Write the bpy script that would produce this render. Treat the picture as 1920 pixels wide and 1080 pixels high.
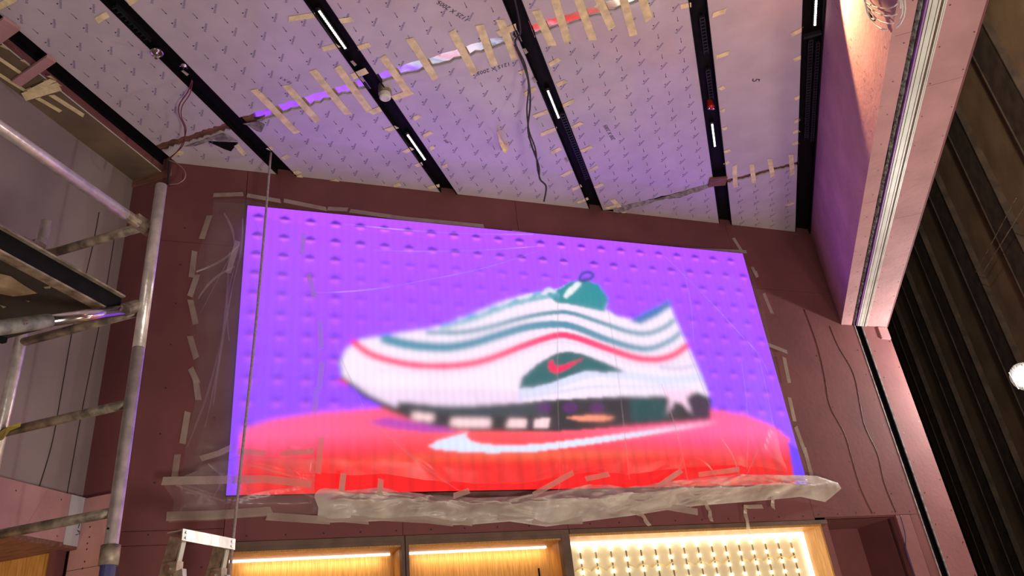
import bpy, math, random
import numpy as np
from mathutils import Matrix, Vector
for o in list(bpy.data.objects): bpy.data.objects.remove(o)
SC = bpy.context.scene
COL = SC.collection
rng = random.Random(7)
nrng = np.random.default_rng(5)

# ------------------------------------------------------------------ camera
# world: X across the ceiling tracks, Y along them (into the room), Z up
FPX = 1443.25
YAW, PITCH, ROLL = math.radians(-14.3868), math.radians(28.0922), math.radians(-6.5375)
WANG = math.radians(53.8655)
A3 = np.array
fw = A3([math.sin(YAW)*math.cos(PITCH), math.cos(YAW)*math.cos(PITCH), math.sin(PITCH)])
_r = A3([math.cos(YAW), -math.sin(YAW), 0.]); _u = np.cross(_r, fw)
cr, sr = math.cos(ROLL), math.sin(ROLL)
rt, up = cr*_r+sr*_u, -sr*_r+cr*_u
CAM = A3([0., 0., 1.6])
cam = bpy.data.cameras.new('camera')
cam.sensor_width = 36; cam.lens = 36*FPX/1920; cam.clip_start = .05
co = bpy.data.objects.new('camera', cam); COL.objects.link(co)
m = Matrix.Identity(4)
for i in range(3):
    m[i][0], m[i][1], m[i][2], m[i][3] = rt[i], up[i], -fw[i], CAM[i]
co.matrix_world = m
SC.camera = co

# ------------------------------------------------------------------ light
SC.view_settings.view_transform = 'Standard'
SC.view_settings.look = 'None'
SC.view_settings.gamma = 1
SC.view_settings.use_curve_mapping = False
SC.view_settings.exposure = 0.18
w = bpy.data.worlds.new('world'); SC.world = w; w.use_nodes = True
w.node_tree.nodes['Background'].inputs[0].default_value = (.05, .045, .04, 1)
w.node_tree.nodes['Background'].inputs[1].default_value = 0.3

def lamp(name, kind, loc, energy, color, target=None, **kw):
    l = bpy.data.lights.new(name, kind); l.energy = energy; l.color = color
    for k, v in kw.items(): setattr(l, k, v)
    o = bpy.data.objects.new(name, l); COL.objects.link(o); o.location = loc
    if target is not None:
        d = Vector(target)-Vector(loc); o.rotation_euler = d.to_track_quat('-Z', 'Y').to_euler()
    return o
# added unseen fill behind the camera, dimly lights the whole room
lamp('rear_fill', 'SPOT', (-.3, -2.6, 2.0), 150, (1, .86, .74), (-1.2, 3.0, 3.6), shadow_soft_size=.7, spot_size=math.radians(120), spot_blend=.6)
lamp('up_fill', 'SPOT', (1.25, .9, .3), 330, (1, .88, .76), (-.3, 2.9, 5.0), shadow_soft_size=.45, spot_size=math.radians(140), spot_blend=.7)  # added upward fill near the floor, lifts the ceiling and soffit
# assumed warm spotlight with no fixture, grazing the bulkhead for its warm patch
lamp('assumed_spot', 'SPOT', (.99, 3.42, 5.03), 120, (1, .60, .28), (1.14, 3.52, 4.0), shadow_soft_size=.015, spot_size=math.radians(70), spot_blend=.35)
LAMP = CAM+6.44*(rt*(1922-960)/FPX-up*(706-540)/FPX+fw)
lamp('flood_glow', 'SPOT', tuple(LAMP+A3([-.12, -.03, .0])), 170, (1, .93, .86), (.6, 6.0, 2.9), shadow_soft_size=.05, spot_size=math.radians(150), spot_blend=.5)
lamp('outer_fill', 'SPOT', (1.75, 2.6, 5.2), 330, (1, .76, .52), (2.75, 4.9, 4.9), shadow_soft_size=.1, spot_size=math.radians(80), spot_blend=.9)  # added fill with no fixture, brightens the upper stud wall boards

lamp('corridor_fill', 'POINT', (2.1, 4.6, 1.2), 75, (1, .8, .6), shadow_soft_size=.2)  # added dim fill, lifts the lower part of the stud wall

# ------------------------------------------------------------------ helpers
DW = 4.634                       # distance of the front wall plane
ZC = 5.0546                      # ceiling height
ZB = 4.136                       # underside of the bulkhead
hh = A3([math.sin(WANG), math.cos(WANG), 0.]); nn = A3([-math.cos(WANG), math.sin(WANG), 0.])
Z1 = A3([0, 0, 1.])
def ray(x, y): return rt*(x-960)/FPX - up*(y-540)/FPX + fw
def proj(P):
    d = P-CAM; z = d@fw
    return 960+FPX*(d@rt)/z, 540-FPX*(d@up)/z
def WP(X, Z, off=0.): return hh*X + nn*(DW-off) + Z1*Z
def wpx(x, y, off=0.):
    v = ray(x, y); t = (DW-off)/(v@nn); P = CAM+t*v
    return P@hh, P[2]
def wp(x, y, off=0.): X, Z = wpx(x, y, off); return WP(X, Z, off)
def cp(x, y, z=ZC): v = ray(x, y); return CAM+v*((z-1.6)/v[2])
def xp(x, y, p): v = ray(x, y); return CAM+v*(p/v[0])
def yp(x, y, q): v = ray(x, y); return CAM+v*(q/v[1])
def wallq(p): return (DW - nn[0]*p)/nn[1]     # y of the front wall at x = p

def world_loc(o):
    L = A3([0., 0, 0])
    while o is not None: L = L + A3(o.location); o = o.parent
    return L
def setp(o, label=None, cat=None, group=None, kind=None):
    for k, v in (('label', label), ('category', cat), ('group', group), ('kind', kind)):
        if v: o[k] = v
    return o
def mesh(name, V, F, mat, parent=None, smooth=False, mats=None, mi=None, base=None):
    V = np.asarray(V, float)
    if parent is None:
        L = base if base is not None else A3([(V[:, 0].min()+V[:, 0].max())/2, (V[:, 1].min()+V[:, 1].max())/2, V[:, 2].min()])
        loc = L
    else:
        L = world_loc(parent); loc = A3([0., 0, 0])
    me = bpy.data.meshes.new(name); me.from_pydata((V-L).tolist(), [], [list(f) for f in F])
    for mm in (mats or [mat]): me.materials.append(mm)
    if mi is not None: me.polygons.foreach_set('material_index', list(mi))
    if smooth: me.polygons.foreach_set('use_smooth', [True]*len(me.polygons))
    me.update()
    o = bpy.data.objects.new(name, me); COL.objects.link(o); o.location = loc
    if parent is not None: o.parent = parent
    return o
def empty(name, loc, **k):
    o = bpy.data.objects.new(name, None); COL.objects.link(o); o.location = loc; o.empty_display_size = .1
    return setp(o, **k)

class MB:
    def __init__(s): s.V = []; s.F = []; s.M = []; s.m = 0
    def add(s, V, F):
        b = len(s.V); s.V += [list(map(float, v)) for v in V]; s.F += [[i+b for i in f] for f in F]; s.M += [s.m]*len(F); return s
    def obox(s, c, ax, ay, az):       # oriented box, half vectors
        c, ax, ay, az = map(A3, (c, ax, ay, az))
        V = [c+i*ax+j*ay+k*az for k in (-1, 1) for j in (-1, 1) for i in (-1, 1)]
        return s.add(V, [(0, 2, 3, 1), (4, 5, 7, 6), (0, 1, 5, 4), (2, 6, 7, 3), (0, 4, 6, 2), (1, 3, 7, 5)])
    def box(s, x0, x1, y0, y1, z0, z1):
        return s.obox(((x0+x1)/2, (y0+y1)/2, (z0+z1)/2), ((x1-x0)/2, 0, 0), (0, (y1-y0)/2, 0), (0, 0, (z1-z0)/2))
    def wbox(s, X0, X1, Z0, Z1_, o0, o1):   # box in front-wall coordinates, o = offset toward the room
        c = WP((X0+X1)/2, (Z0+Z1_)/2, (o0+o1)/2)
        return s.obox(c, hh*(X1-X0)/2, -nn*(o1-o0)/2, Z1*(Z1_-Z0)/2)
    def tube(s, pts, r, n=10, cap=True):
        P = [A3(p, dtype=float) if False else np.asarray(p, float) for p in pts]
        R = r if hasattr(r, '__len__') else [r]*len(P)
        b = len(s.V); ref = None
        for i, p in enumerate(P):
            d = P[min(i+1, len(P)-1)]-P[max(i-1, 0)]; d = d/(np.linalg.norm(d)+1e-12)
            if ref is None: ref = A3([0, 0, 1.]) if abs(d[2]) < .9 else A3([1., 0, 0])
            a = np.cross(d, ref); a /= np.linalg.norm(a)+1e-12; c = np.cross(a, d); ref = c
            for k in range(n):
                t = 2*math.pi*k/n; s.V.append(list(p+R[i]*(math.cos(t)*a+math.sin(t)*c)))
        for i in range(len(P)-1):
            for k in range(n):
                s.F.append([b+i*n+k, b+i*n+(k+1) % n, b+(i+1)*n+(k+1) % n, b+(i+1)*n+k]); s.M.append(s.m)
        if cap:
            s.F.append([b+k for k in range(n)][::-1]); s.F.append([b+(len(P)-1)*n+k for k in range(n)]); s.M += [s.m]*2
        return s
    def poly(s, pts, nrm, th):         # extruded outline
        nrm = A3(nrm); k = len(pts); b = len(s.V)
        s.V += [list(A3(p)) for p in pts]+[list(A3(p)+nrm*th) for p in pts]
        s.F += [list(range(b, b+k)), list(range(b+2*k-1, b+k-1, -1))]+[[b+i, b+k+i, b+k+(i+1) % k, b+(i+1) % k] for i in range(k)]
        s.M += [s.m]*(k+2); return s
    def build(s, name, mat, parent=None, smooth=False, mats=None, **k):
        return mesh(name, s.V, s.F, mat, parent, smooth, mats, s.M if mats else None, **k)
def smooth_pts(pts, n=8):
    P = [np.asarray(p, float) for p in pts]; out = []
    for i in range(len(P)-1):
        a, b, c, d = P[max(i-1, 0)], P[i], P[i+1], P[min(i+2, len(P)-1)]
        for k in range(n):
            t = k/n; out.append(.5*((2*b)+(c-a)*t+(2*a-5*b+4*c-d)*t*t+(3*b-a-3*c+d)*t**3))
    out.append(P[-1]); return out

# ------------------------------------------------------------------ materials
def lin(c): 
    c = np.asarray(c, float)/255
    return np.where(c <= .04045, c/12.92, ((c+.055)/1.055)**2.4)
def mat(name, rgb, rough=.7, metal=0., var=.12, scale=6., bump=.0, bscale=60., spec=.5, stretch=None, rgb2=None, coat=0., crough=.1):
    mt = bpy.data.materials.new(name); mt.use_nodes = True
    N, L = mt.node_tree.nodes, mt.node_tree.links; b = N['Principled BSDF']
    b.inputs['Roughness'].default_value = rough; b.inputs['Metallic'].default_value = metal
    b.inputs['Specular IOR Level'].default_value = spec
    b.inputs['Coat Weight'].default_value = coat; b.inputs['Coat Roughness'].default_value = crough
    c = A3(rgb, dtype=float); c2 = A3(rgb2, dtype=float) if rgb2 is not None else c*(1-var*1.6)
    tc = N.new('ShaderNodeTexCoord'); mp = N.new('ShaderNodeMapping'); L.new(tc.outputs['Object'], mp.inputs[0])
    if stretch: mp.inputs['Scale'].default_value = stretch
    nz = N.new('ShaderNodeTexNoise'); nz.inputs['Scale'].default_value = scale; nz.inputs['Detail'].default_value = 6
    L.new(mp.outputs[0], nz.inputs['Vector'])
    rp = N.new('ShaderNodeValToRGB'); rp.color_ramp.elements[0].position = .35; rp.color_ramp.elements[1].position = .65
    rp.color_ramp.elements[0].color = (*c2, 1); rp.color_ramp.elements[1].color = (*np.clip(c*(1+var*.5), 0, 1), 1)
    L.new(nz.outputs['Fac'], rp.inputs[0]); L.new(rp.outputs[0], b.inputs['Base Color'])
    if bump:
        n2 = N.new('ShaderNodeTexNoise'); n2.inputs['Scale'].default_value = bscale; n2.inputs['Detail'].default_value = 4
        L.new(mp.outputs[0], n2.inputs['Vector'])
        bp = N.new('ShaderNodeBump'); bp.inputs['Strength'].default_value = bump; bp.inputs['Distance'].default_value = .01
        L.new(n2.outputs['Fac'], bp.inputs['Height']); L.new(bp.outputs[0], b.inputs['Normal'])
    return mt
def emit(name, rgb, s):
    mt = bpy.data.materials.new(name); mt.use_nodes = True; N, L = mt.node_tree.nodes, mt.node_tree.links
    b = N['Principled BSDF']; b.inputs['Base Color'].default_value = (.8, .8, .8, 1)
    b.inputs['Emission Color'].default_value = (*rgb, 1); b.inputs['Emission Strength'].default_value = s
    return mt
M = {}
M['pink'] = mat('pink_gypsum_board', (.52, .275, .285), .85, var=.12, scale=3, bump=.25, bscale=35)
M['pinkdark'] = mat('maroon_gypsum_board', (.19, .060, .064), .85, var=.1, scale=3, bump=.15, bscale=30)
M['pinkmid'] = mat('dull_pink_gypsum_board', (.26, .095, .1), .85, var=.1, scale=3, bump=.15, bscale=30)
M['lavender'] = mat('skimmed_grey_wall', (.30, .235, .235), .85, var=.1, scale=1.6, bump=.1, bscale=20)
M['foilboard'] = mat('film_faced_ceiling_board', (.60, .52, .56), .42, var=.06, scale=5, spec=.5, coat=.5, crough=.07, bump=.012, bscale=30)
M['foil'] = mat('bright_joint_foil', (.92, .9, .92), .09, 1., var=.04, scale=20, bump=.03, bscale=14)
M['ink'] = mat('black_print', (.035, .03, .06), .6, var=.05)
M['inkblue'] = mat('blue_print', (.16, .12, .38), .6, var=.05)
M['marker'] = mat('marker_pen', (.05, .04, .08), .6, var=.05)
M['black'] = mat('black_painted_metal', (.006, .0055, .006), .55, var=.2, scale=20, spec=.12)
M['void'] = mat('matt_black', (.006, .005, .006), .9, var=.2, spec=.1)
M['grille'] = mat('dark_grille', (.03, .03, .034), .4, .3, var=.2)
M['timber'] = mat('red_brown_timber', (.23, .10, .07), .7, var=.25, scale=8, stretch=(1, 6, 6))
M['tape'] = mat('masking_tape', (.93, .78, .44), .75, var=.15, scale=18, bump=.2, bscale=80)
M['tapegrey'] = mat('pale_paper_tape', (.42, .36, .30), .8, var=.15, scale=18, bump=.2, bscale=60)
M['galv'] = mat('galvanised_steel_tube', (.74, .67, .63), .34, .55, var=.16, scale=22, bump=.12, bscale=50)
M['galvold'] = mat('worn_rusty_tube', (.36, .29, .22), .5, .35, var=.4, scale=18, bump=.2, bscale=45)
M['chrome'] = mat('bright_steel', (.8, .78, .78), .16, 1., var=.05)
M['alu'] = mat('brushed_aluminium', (.62, .60, .56), .38, .8, var=.2, scale=25, stretch=(1, 1, .2))
M['aluold'] = mat('dull_aluminium', (.42, .34, .27), .5, .6, var=.3, scale=20)
M['greentube'] = mat('green_painted_tube', (.36, .40, .28), .5, .3, var=.35, scale=20)
M['deck'] = mat('worn_black_deck', (.035, .028, .022), .7, var=.3, scale=5, rgb2=(.02, .017, .014))
M['paintchip'] = mat('bare_plywood_patch', (.45, .33, .2), .8, var=.25, scale=14)
M['white'] = mat('white_painted_metal', (.72, .72, .66), .4, .2, var=.1)
M['purple'] = mat('violet_gasket', (.35, .13, .5), .4, var=.1)
M['foam'] = mat('grey_fire_foam', (.22, .21, .22), .9, var=.5, scale=40, bump=1., bscale=60)
M['oak'] = mat('oak_veneer', (.60, .31, .09), .5, var=.25, scale=14, stretch=(14, 14, .6), rgb2=(.42, .20, .05))
M['darkframe'] = mat('brown_cabinet_edge', (.14, .085, .06), .6, var=.15, scale=10)
M['cream'] = mat('cream_lightbox_panel', (.86, .78, .54), .6, var=.04)
M['studwood'] = mat('dark_stud', (.06, .042, .034), .8, var=.3, scale=8)
M['studboard'] = mat('bare_brown_board', (.20, .135, .085), .85, var=.2, scale=2.5)
M['concrete'] = mat('concrete_floor', (.2, .18, .17), .8, var=.2, scale=3)
M['backwall'] = mat('dull_site_wall', (.25, .22, .2), .9, var=.1, scale=2)
M['screw'] = mat('black_screw', (.03, .015, .015), .5, var=.1)
M['cableblack'] = mat('black_cable', (.03, .022, .03), .5, var=.1)
M['cablered'] = mat('dark_red_cable', (.16, .03, .035), .5, var=.1)
M['cablegrey'] = mat('pale_grey_rope', (.42, .33, .33), .7, var=.2, scale=60)
M['cablewhite'] = mat('white_cable', (.75, .72, .65), .5, var=.05)
M['cableblue'] = mat('blue_cable', (.05, .05, .16), .5, var=.1)
M['yellow'] = mat('yellow_plastic', (.62, .50, .09), .5, var=.15)
M['red'] = mat('red_plastic', (.5, .02, .02), .3, var=.1)
M['plaster'] = mat('white_plasterboard_patch', (.52, .52, .56), .8, var=.05)
M['led'] = emit('led_white', (1, .93, .8), 5)
M['ledwarm'] = emit('led_bulb', (1, .93, .72), 15)
M['ledline'] = emit('led_line', (1, .94, .80), 2.2)
M['floodlens'] = emit('flood_lens', (.93, 1, .96), 22)

def film(name, fac, rgb=(.75, .68, .62), spk=.25, tlc=.45, lo=.55):
    mt = bpy.data.materials.new(name); mt.use_nodes = True; N, L = mt.node_tree.nodes, mt.node_tree.links
    N.clear(); out = N.new('ShaderNodeOutputMaterial')
    tr = N.new('ShaderNodeBsdfTransparent'); tr.inputs[0].default_value = (.97, .96, .97, 1)
    df = N.new('ShaderNodeBsdfDiffuse'); df.inputs[0].default_value = (*rgb, 1)
    tl = N.new('ShaderNodeBsdfTranslucent'); tl.inputs[0].default_value = (*rgb, 1)
    gl = N.new('ShaderNodeBsdfGlossy'); gl.inputs['Roughness'].default_value = .32; gl.inputs[0].default_value = (.9, .88, .88, 1)
    a = N.new('ShaderNodeMixShader'); a.inputs[0].default_value = tlc
    L.new(df.outputs[0], a.inputs[1]); L.new(tl.outputs[0], a.inputs[2])
    b = N.new('ShaderNodeMixShader'); b.inputs[0].default_value = spk
    L.new(a.outputs[0], b.inputs[1]); L.new(gl.outputs[0], b.inputs[2])
    tc = N.new('ShaderNodeTexCoord')
    nz = N.new('ShaderNodeTexNoise'); nz.inputs['Scale'].default_value = 3.; nz.inputs['Detail'].default_value = 7; nz.inputs['Distortion'].default_value = 1.2
    L.new(tc.outputs['Object'], nz.inputs['Vector'])
    mr = N.new('ShaderNodeMapRange'); mr.inputs[1].default_value = .3; mr.inputs[2].default_value = .75
    mr.inputs[3].default_value = fac*lo; mr.inputs[4].default_value = min(1, fac*1.6); L.new(nz.outputs['Fac'], mr.inputs[0])
    c = N.new('ShaderNodeMixShader'); L.new(mr.outputs[0], c.inputs[0]); L.new(tr.outputs[0], c.inputs[1]); L.new(b.outputs[0], c.inputs[2])
    L.new(c.outputs[0], out.inputs[0]); return mt
M['film'] = film('clear_plastic_film', .10, (.85, .78, .74), .15)
M['fold'] = film('folded_plastic_film', .22, (.85, .78, .76), .25)
M['film2'] = film('hazy_plastic_film', .24, (.85, .78, .74), .15)
M['hem'] = film('bunched_plastic_film', .56, (.97, .90, .80), .06, .15, .6)
M['tapefilm'] = film('translucent_paper_tape', .85, (.72, .62, .52), .05)

# ------------------------------------------------------------------ setting
def struct(o): o['kind'] = 'structure'; return o
struct(MB().box(-3.6, 3.4, -3.6, 12, -.1, 0).build('floor', M['concrete']))
struct(MB().box(-3.6, 3.4, -3.7, -3.55, 0, 6.6).build('wall_back', M['backwall']))

# --- ceiling: dark deck with film-faced boards below it
P_END = 1.16
ce = struct(MB().poly([(-3.45, -3.55, ZC+.10), (P_END, -3.55, ZC+.10), (P_END, wallq(P_END)+.1, ZC+.10), (-3.1, wallq(-3.1)+.1, ZC+.10), (-3.45, 3.5, ZC+.10)], Z1, .04).build('ceiling', M['void']))
STR = [(cp(170, 170)[0], -2.602), (-2.49, -1.637), (-1.528, -.632), (-.530, .368), (.474, 1.016)]
def jag(p0, p1, q, amp, n):
    return [(p0+(p1-p0)*i/n, q + (nrng.uniform(-amp, amp) if 0 < i < n else 0)) for i in range(n+1)]
PAN = {}
J1, J2 = 3.27, 5.385
for si, (p0, p1) in enumerate(STR):
    cuts = [-1., 1.155, J1] if si != 3 else [-1., 1.155, J1, J2]
    if si == 4: cuts = [-1., 1.155, J1, J2]
    g = {1.155: .006, J1: .042 if si > 0 else .03, J2: .026}
    for ci, q0 in enumerate(cuts):
        last = ci == len(cuts)-1
        torn = (q0 in (J1, J2)) and not (si == 4 and q0 == J1)
        lo = [(p0, q0), (p1, q0)] if q0 < 0 else jag(p0, p1, q0+(g[q0] if torn else .003), .010 if torn else .0005, 26 if torn else 2)
        if last: hi = [(p1, wallq(p1)-.004), (p0, wallq(p0)-.004)]
        else:
            q1 = cuts[ci+1]; t1 = (q1 in (J1, J2)) and not (si == 4 and q1 == J1)
            hi = jag(p0, p1, q1-(g[q1] if t1 else .003), .008 if t1 else .0005, 26 if t1 else 2)[::-1]
        pts = [(a, b, ZC) for a, b in lo+hi]
        PAN[si, ci] = MB().poly(pts, Z1, .012).build('ceiling_panel', M['foilboard'], ce)
# foil / timber behind the torn joints
def foil_strip(p0, p1, q, wd, z, mt, name='joint_foil', amp=.004):
    n = max(6, int((p1-p0)/.03)); V = []; F = []
    for i in range(n+1):
        p = p0+(p1-p0)*i/n
        for k, s in enumerate((-1, -.2, .4, 1)):
            V.append((p, q+s*wd/2, z+nrng.uniform(-amp, amp)))
    for i in range(n):
        for k in range(3): F.append((i*4+k, i*4+k+1, (i+1)*4+k+1, (i+1)*4+k))
    return mesh(name, V, F, mt, ce, smooth=True)
foil_strip(-2.42, -1.62, J1, .14, ZC+.014, M['foil'], amp=.0012)
foil_strip(-1.54, -.62, J1, .14, ZC+.014, M['foil'], amp=.0012)
foil_strip(-.54, .38, J1, .14, ZC+.014, M['foil'], amp=.0012)
foil_strip(.02, .38, J2, .08, ZC+.016, M['foil'], amp=.002)
MB().box(-3.15, -2.604, J1-.06, J1+.06, ZC+.018, ZC+.04).build('joint_batten', M['timber'], ce)
MB().box(-2.488, -2.42, J1-.06, J1+.06, ZC+.018, ZC+.04).build('joint_batten', M['timber'], ce)
MB().box(-.54, .02, J2-.06, J2+.06, ZC+.018, ZC+.05).build('joint_batten', M['void'], ce)
MB().box(.47, 1.03, J2-.06, J2+.06, ZC+.018, ZC+.05).build('joint_batten', M['timber'], ce)
# grey torn paper hanging at the second joint
V = []; F = []
n = 30
for i in range(n+1):
    t = i/n; p = -.45+t*.81
    V += [(p, J2-.024-.012*math.sin(t*9), ZC-.0005), (p, J2-.006+.012*math.sin(t*23)+nrng.uniform(-.006, .006), ZC-.022-.012*math.sin(t*11)-nrng.uniform(0, .008))]
for i in range(n): F.append((2*i, 2*i+1, 2*i+3, 2*i+2))
M['tornpaper'] = mat('torn_grey_paper', (.30, .25, .26), .9, var=.3, scale=30)
mesh('torn_paper', V, F, M['tornpaper'], PAN[3, 2])
# torn flaps, and a flat black patch painting the dark of a hole
hole = [cp(x, y, ZC-.001) for x, y in [(384, 264), (447, 267), (433, 284), (421, 280), (404, 272)]]
mesh('hole_dark_patch', hole, [list(range(5))], M['void'], PAN[0, 2])
for poly in ([(345, 275), (362, 270), (382, 262), (392, 258), (400, 262), (385, 268), (366, 274)], [(394, 258), (420, 250), (447, 265), (432, 265), (410, 266)]):
    q = [cp(x, y, ZC-.004-.012*(i % 2)) for i, (x, y) in enumerate(poly)]
    mesh('torn_flap', q, [list(range(len(q)))], M['tornpaper'], PAN[0, 2])
q = [cp(x, y, ZC-.006-.02*(i in (2, 3))) for i, (x, y) in enumerate([(455, 232), (485, 227), (497, 233), (490, 248), (481, 246), (468, 237)])]
mesh('torn_flap', q, [list(range(6))], M['tornpaper'], PAN[1, 2])

# printed arrows and marks, one sheet of print per board
def marks(panel, si, q0, q1, ref):
    p0, p1 = STR[si]; mb = MB(); zz = ZC-.0012
    def stroke(a, b, w):
        a, b = A3(a), A3(b); d = b-a; l = np.linalg.norm(d)+1e-9; e = A3([-d[1], d[0]])/l*w/2
        mb.add([(*(a-e), zz), (*(a+e), zz), (*(b+e), zz), (*(b-e), zz)], [(0, 1, 2, 3)])
    for k in range(-60, 60):
        p = ref[0]+.129*k
        if not p0+.02 < p < p1-.02: continue
        for j in range(-60, 60):
            q = ref[1]+.0882*k+.1795*j
            qe = min(q1, wallq(p)-.03)
            if q0+.06 < q < qe:
                mb.m = 0; stroke((p, q-.043), (p, q-.004), .0024)
                mb.add([(p-.0035, q-.011, zz), (p+.0035, q-.011, zz), (p, q+.002, zz)], [(0, 1, 2)])
            if q0+.03 < q+.07 < qe and p0+.03 < p < p1-.03:
                mb.m = 1; c = A3([p+.004, q+.070]); ex = A3([.7, -.71]); ey = A3([-.71, -.7])
                for L_ in range(6):
                    b = c+ex*(-.031+L_*.0112)
                    hgt = (.015, .010, .010, .015, .010, .010)[L_]
                    stroke(b, b+ey*hgt, .0022)
                    stroke(b+ex*.005, b+ex*.005+ey*.010, .0018)
                    stroke(b+ey*(.0, .010, .0, .006, .010, .010)[L_], b+ex*.005+ey*(.0, .010, .0, .006, .010, .010)[L_], .0018)
                mb.m = 0; d = c+ey*.020-ex*.006
                mb.add([(d[0]+.0048*math.cos(t), d[1]+.0048*math.sin(t), zz) for t in np.linspace(0, 5.2, 6)], [tuple(range(6))])
    if mb.V: setp(mb.build('printed_marks', None, panel, mats=[M['ink'], M['inkblue']]), kind='stuff')
REF = [(-2.93, 2.139), (-1.71, 2.819), (-1.48, 2.702), (-.352, 4.18), (.561, 5.663)]
for si in range(4):
    marks(PAN[si, 1], si, 1.16, J1-.03, REF[si])
    marks(PAN[si, 2], si, J1+.04, J2-.03 if si == 3 else 9, REF[si])
marks(PAN[3, 3], 3, J2+.03, 9, REF[3])
marks(PAN[4, 3], 4, J2+.03, 9, REF[4])

# hand-written notes on the boards
def note(text, x, y, size, ang, panel, squash=1., z=ZC-.0018):
    cu = bpy.data.curves.new('note', 'FONT'); cu.body = text; cu.size = 1; cu.resolution_u = 2
    ob = bpy.data.objects.new('note', cu); COL.objects.link(ob)
    me = ob.to_mesh(); V = A3([v.co[:] for v in me.vertices]); F = [tuple(p.vertices) for p in me.polygons]
    ob.to_mesh_clear(); bpy.data.objects.remove(ob)
    c = cp(x, y); V = V-V.mean(0); V = V*A3([size*squash, size, 0])
    V[:, 0] += V[:, 1]*.2
    ca, sa = math.cos(ang), math.sin(ang)
    W = np.stack([c[0]+V[:, 0]*ca+V[:, 1]*sa, c[1]+V[:, 0]*sa-V[:, 1]*ca, np.full(len(V), z)], 1)
    mesh('handwritten_note', W, F, M['marker'], panel)
note('1215 X 2005', 921, 130, .042, math.radians(180), PAN[2, 2])
note('1125 X 2005', 845, 18, .042, math.radians(240), PAN[2, 1])
note('10 X 5', 535, 150, .03, math.radians(245), PAN[1, 1])
note('200 X 2005', 1142, 248, .04, math.radians(262), PAN[3, 2])
note('5', 1416, 150, .075, math.radians(100), PAN[4, 2])
note('int', 836, 265, .04, math.radians(255), PAN[2, 2])

# masking tape on the ceiling boards: photo pixels on the known ceiling plane
def tape(x0, y0, x1, y1, wd, parent, z=ZC-.003, mt=None):
    a, b = cp(x0, y0, z), cp(x1, y1, z); d = b-a; l = np.linalg.norm(d); d /= l; e = np.cross(Z1, d)*wd/2
    V = []; F = []; n = max(2, int(l/.05))
    for i in range(n+1):
        t = i/n; c = a+(b-a)*t+A3([0, 0, nrng.uniform(-.0012, .0012)])
        k = nrng.uniform(-.25, .25)*wd if i in (0, n) else 0
        V += [c-e+d*k, c+e-d*k]
    for i in range(n): F.append((2*i, 2*i+2, 2*i+3, 2*i+1))
    return mesh('tape_strip', V, F, mt or M['tape'], parent)
def tape_panel(x, y):
    p, q, _ = cp(x, y); best = None
    for (si, ci), o in PAN.items():
        p0, p1 = STR[si]; dx = max(p0-p, p-p1, 0)
        q0, q1 = {0: (-1, 1.155), 1: (1.155, J1), 2: (J1, J2 if si >= 3 else 9), 3: (J2, 9)}[ci]
        s = dx+max(q0-q, q-q1, 0)*2
        if best is None or s < best[0]: best = (s, o)
    return best[1]
for x0, y0, x1, y1 in [(475, 168), (557, 250)] and [
    (476, 168, 557, 250), (536, 160, 596, 228), (586, 132, 653, 215), (632, 125, 694, 210), (660, 144, 688, 132), (694, 212, 714, 204),
    (717, 106, 764, 172), (736, 185, 772, 172), (768, 72, 817, 149), (847, 58, 890, 138), (899, 47, 927, 124), (938, 37, 966, 112), (934, 64, 968, 50),
    (1005, 20, 1036, 86), (1040, -3, 1065, 79), (1083, -5, 1112, 76), (1121, -5, 1148, 54), (1168, -5, 1188, 67), (1204, -5, 1217, 38)]:
    tape(x0, y0, x1, y1, .048, tape_panel((x0+x1)/2, (y0+y1)/2+8))
for x0, y0, x1, y1 in [(541, 36, 590, 29), (636, 40, 661, 36), (605, 93, 634, 85), (670, 91, 694, 84), (724, 245, 744, 238), (775, 224, 787, 217), (794, 256, 809, 248),
    (757, 286, 773, 278), (806, 280, 814, 275), (779, 311, 792, 307), (829, 314, 839, 310), (550, 325, 563, 322), (620, 341, 633, 338), (738, 349, 750, 346), (803, 353, 824, 348),
    (975, 138, 990, 131), (983, 178, 1005, 166), (1001, 219, 1027, 209), (1014, 253, 1044, 241), (1034, 287, 1052, 278), (1053, 331, 1073, 320), (1073, 356, 1090, 348),
    (1030, 122, 1049, 111), (1044, 160, 1061, 152), (1055, 199, 1077, 189), (1073, 240, 1091, 230), (1090, 284, 1110, 275), (1106, 321, 1121, 312), (1116, 352, 1131, 345),
    (1336, 29, 1361, 20), (1343, 108, 1367, 99), (1349, 168, 1358, 163), (1352, 210, 1359, 206), (1355, 243, 1363, 240), (1358, 286, 1369, 281), (1360, 308, 1367, 303), (1276, 13, 1296, 9),
    (1483, 66, 1505, 55), (1489, 113, 1503, 107), (1490, 186, 1501, 181), (1489, 229, 1500, 224), (1487, 249, 1499, 245), (1486, 271, 1498, 267), (1474, 386, 1488, 380),
    (1377, 310, 1379, 351), (1409, 308, 1414, 343), (1443, 298, 1449, 331), (1483, 290, 1486, 328), (1148, 374, 1172, 400), (1136, 391, 1160, 384),
    (240, 6, 264, -8), (181, 39, 202, 27), (-6, 14, 28, -3), (503, 281, 511, 277), (530, 298, 541, 292), (443, 272, 459, 291), (334, 291, 341, 284), (555, 335, 566, 330), (1083, 380, 1103, 372)]:
    tape(x0, y0, x1, y1, .036, tape_panel((x0+x1)/2, (y0+y1)/2))
# stray curl of tape hanging from the middle board
c0 = [cp(x, y, ZC-.01-.03*(i % 2)) for i, (x, y) in enumerate([(932, 247), (937, 243), (945, 270), (955, 272), (950, 288), (943, 284), (936, 268)])]
mesh('tape_curl', c0, [(0, 1, 2, 6), (2, 3, 4, 5, 6)], M['tape'], PAN[2, 2])

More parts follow.
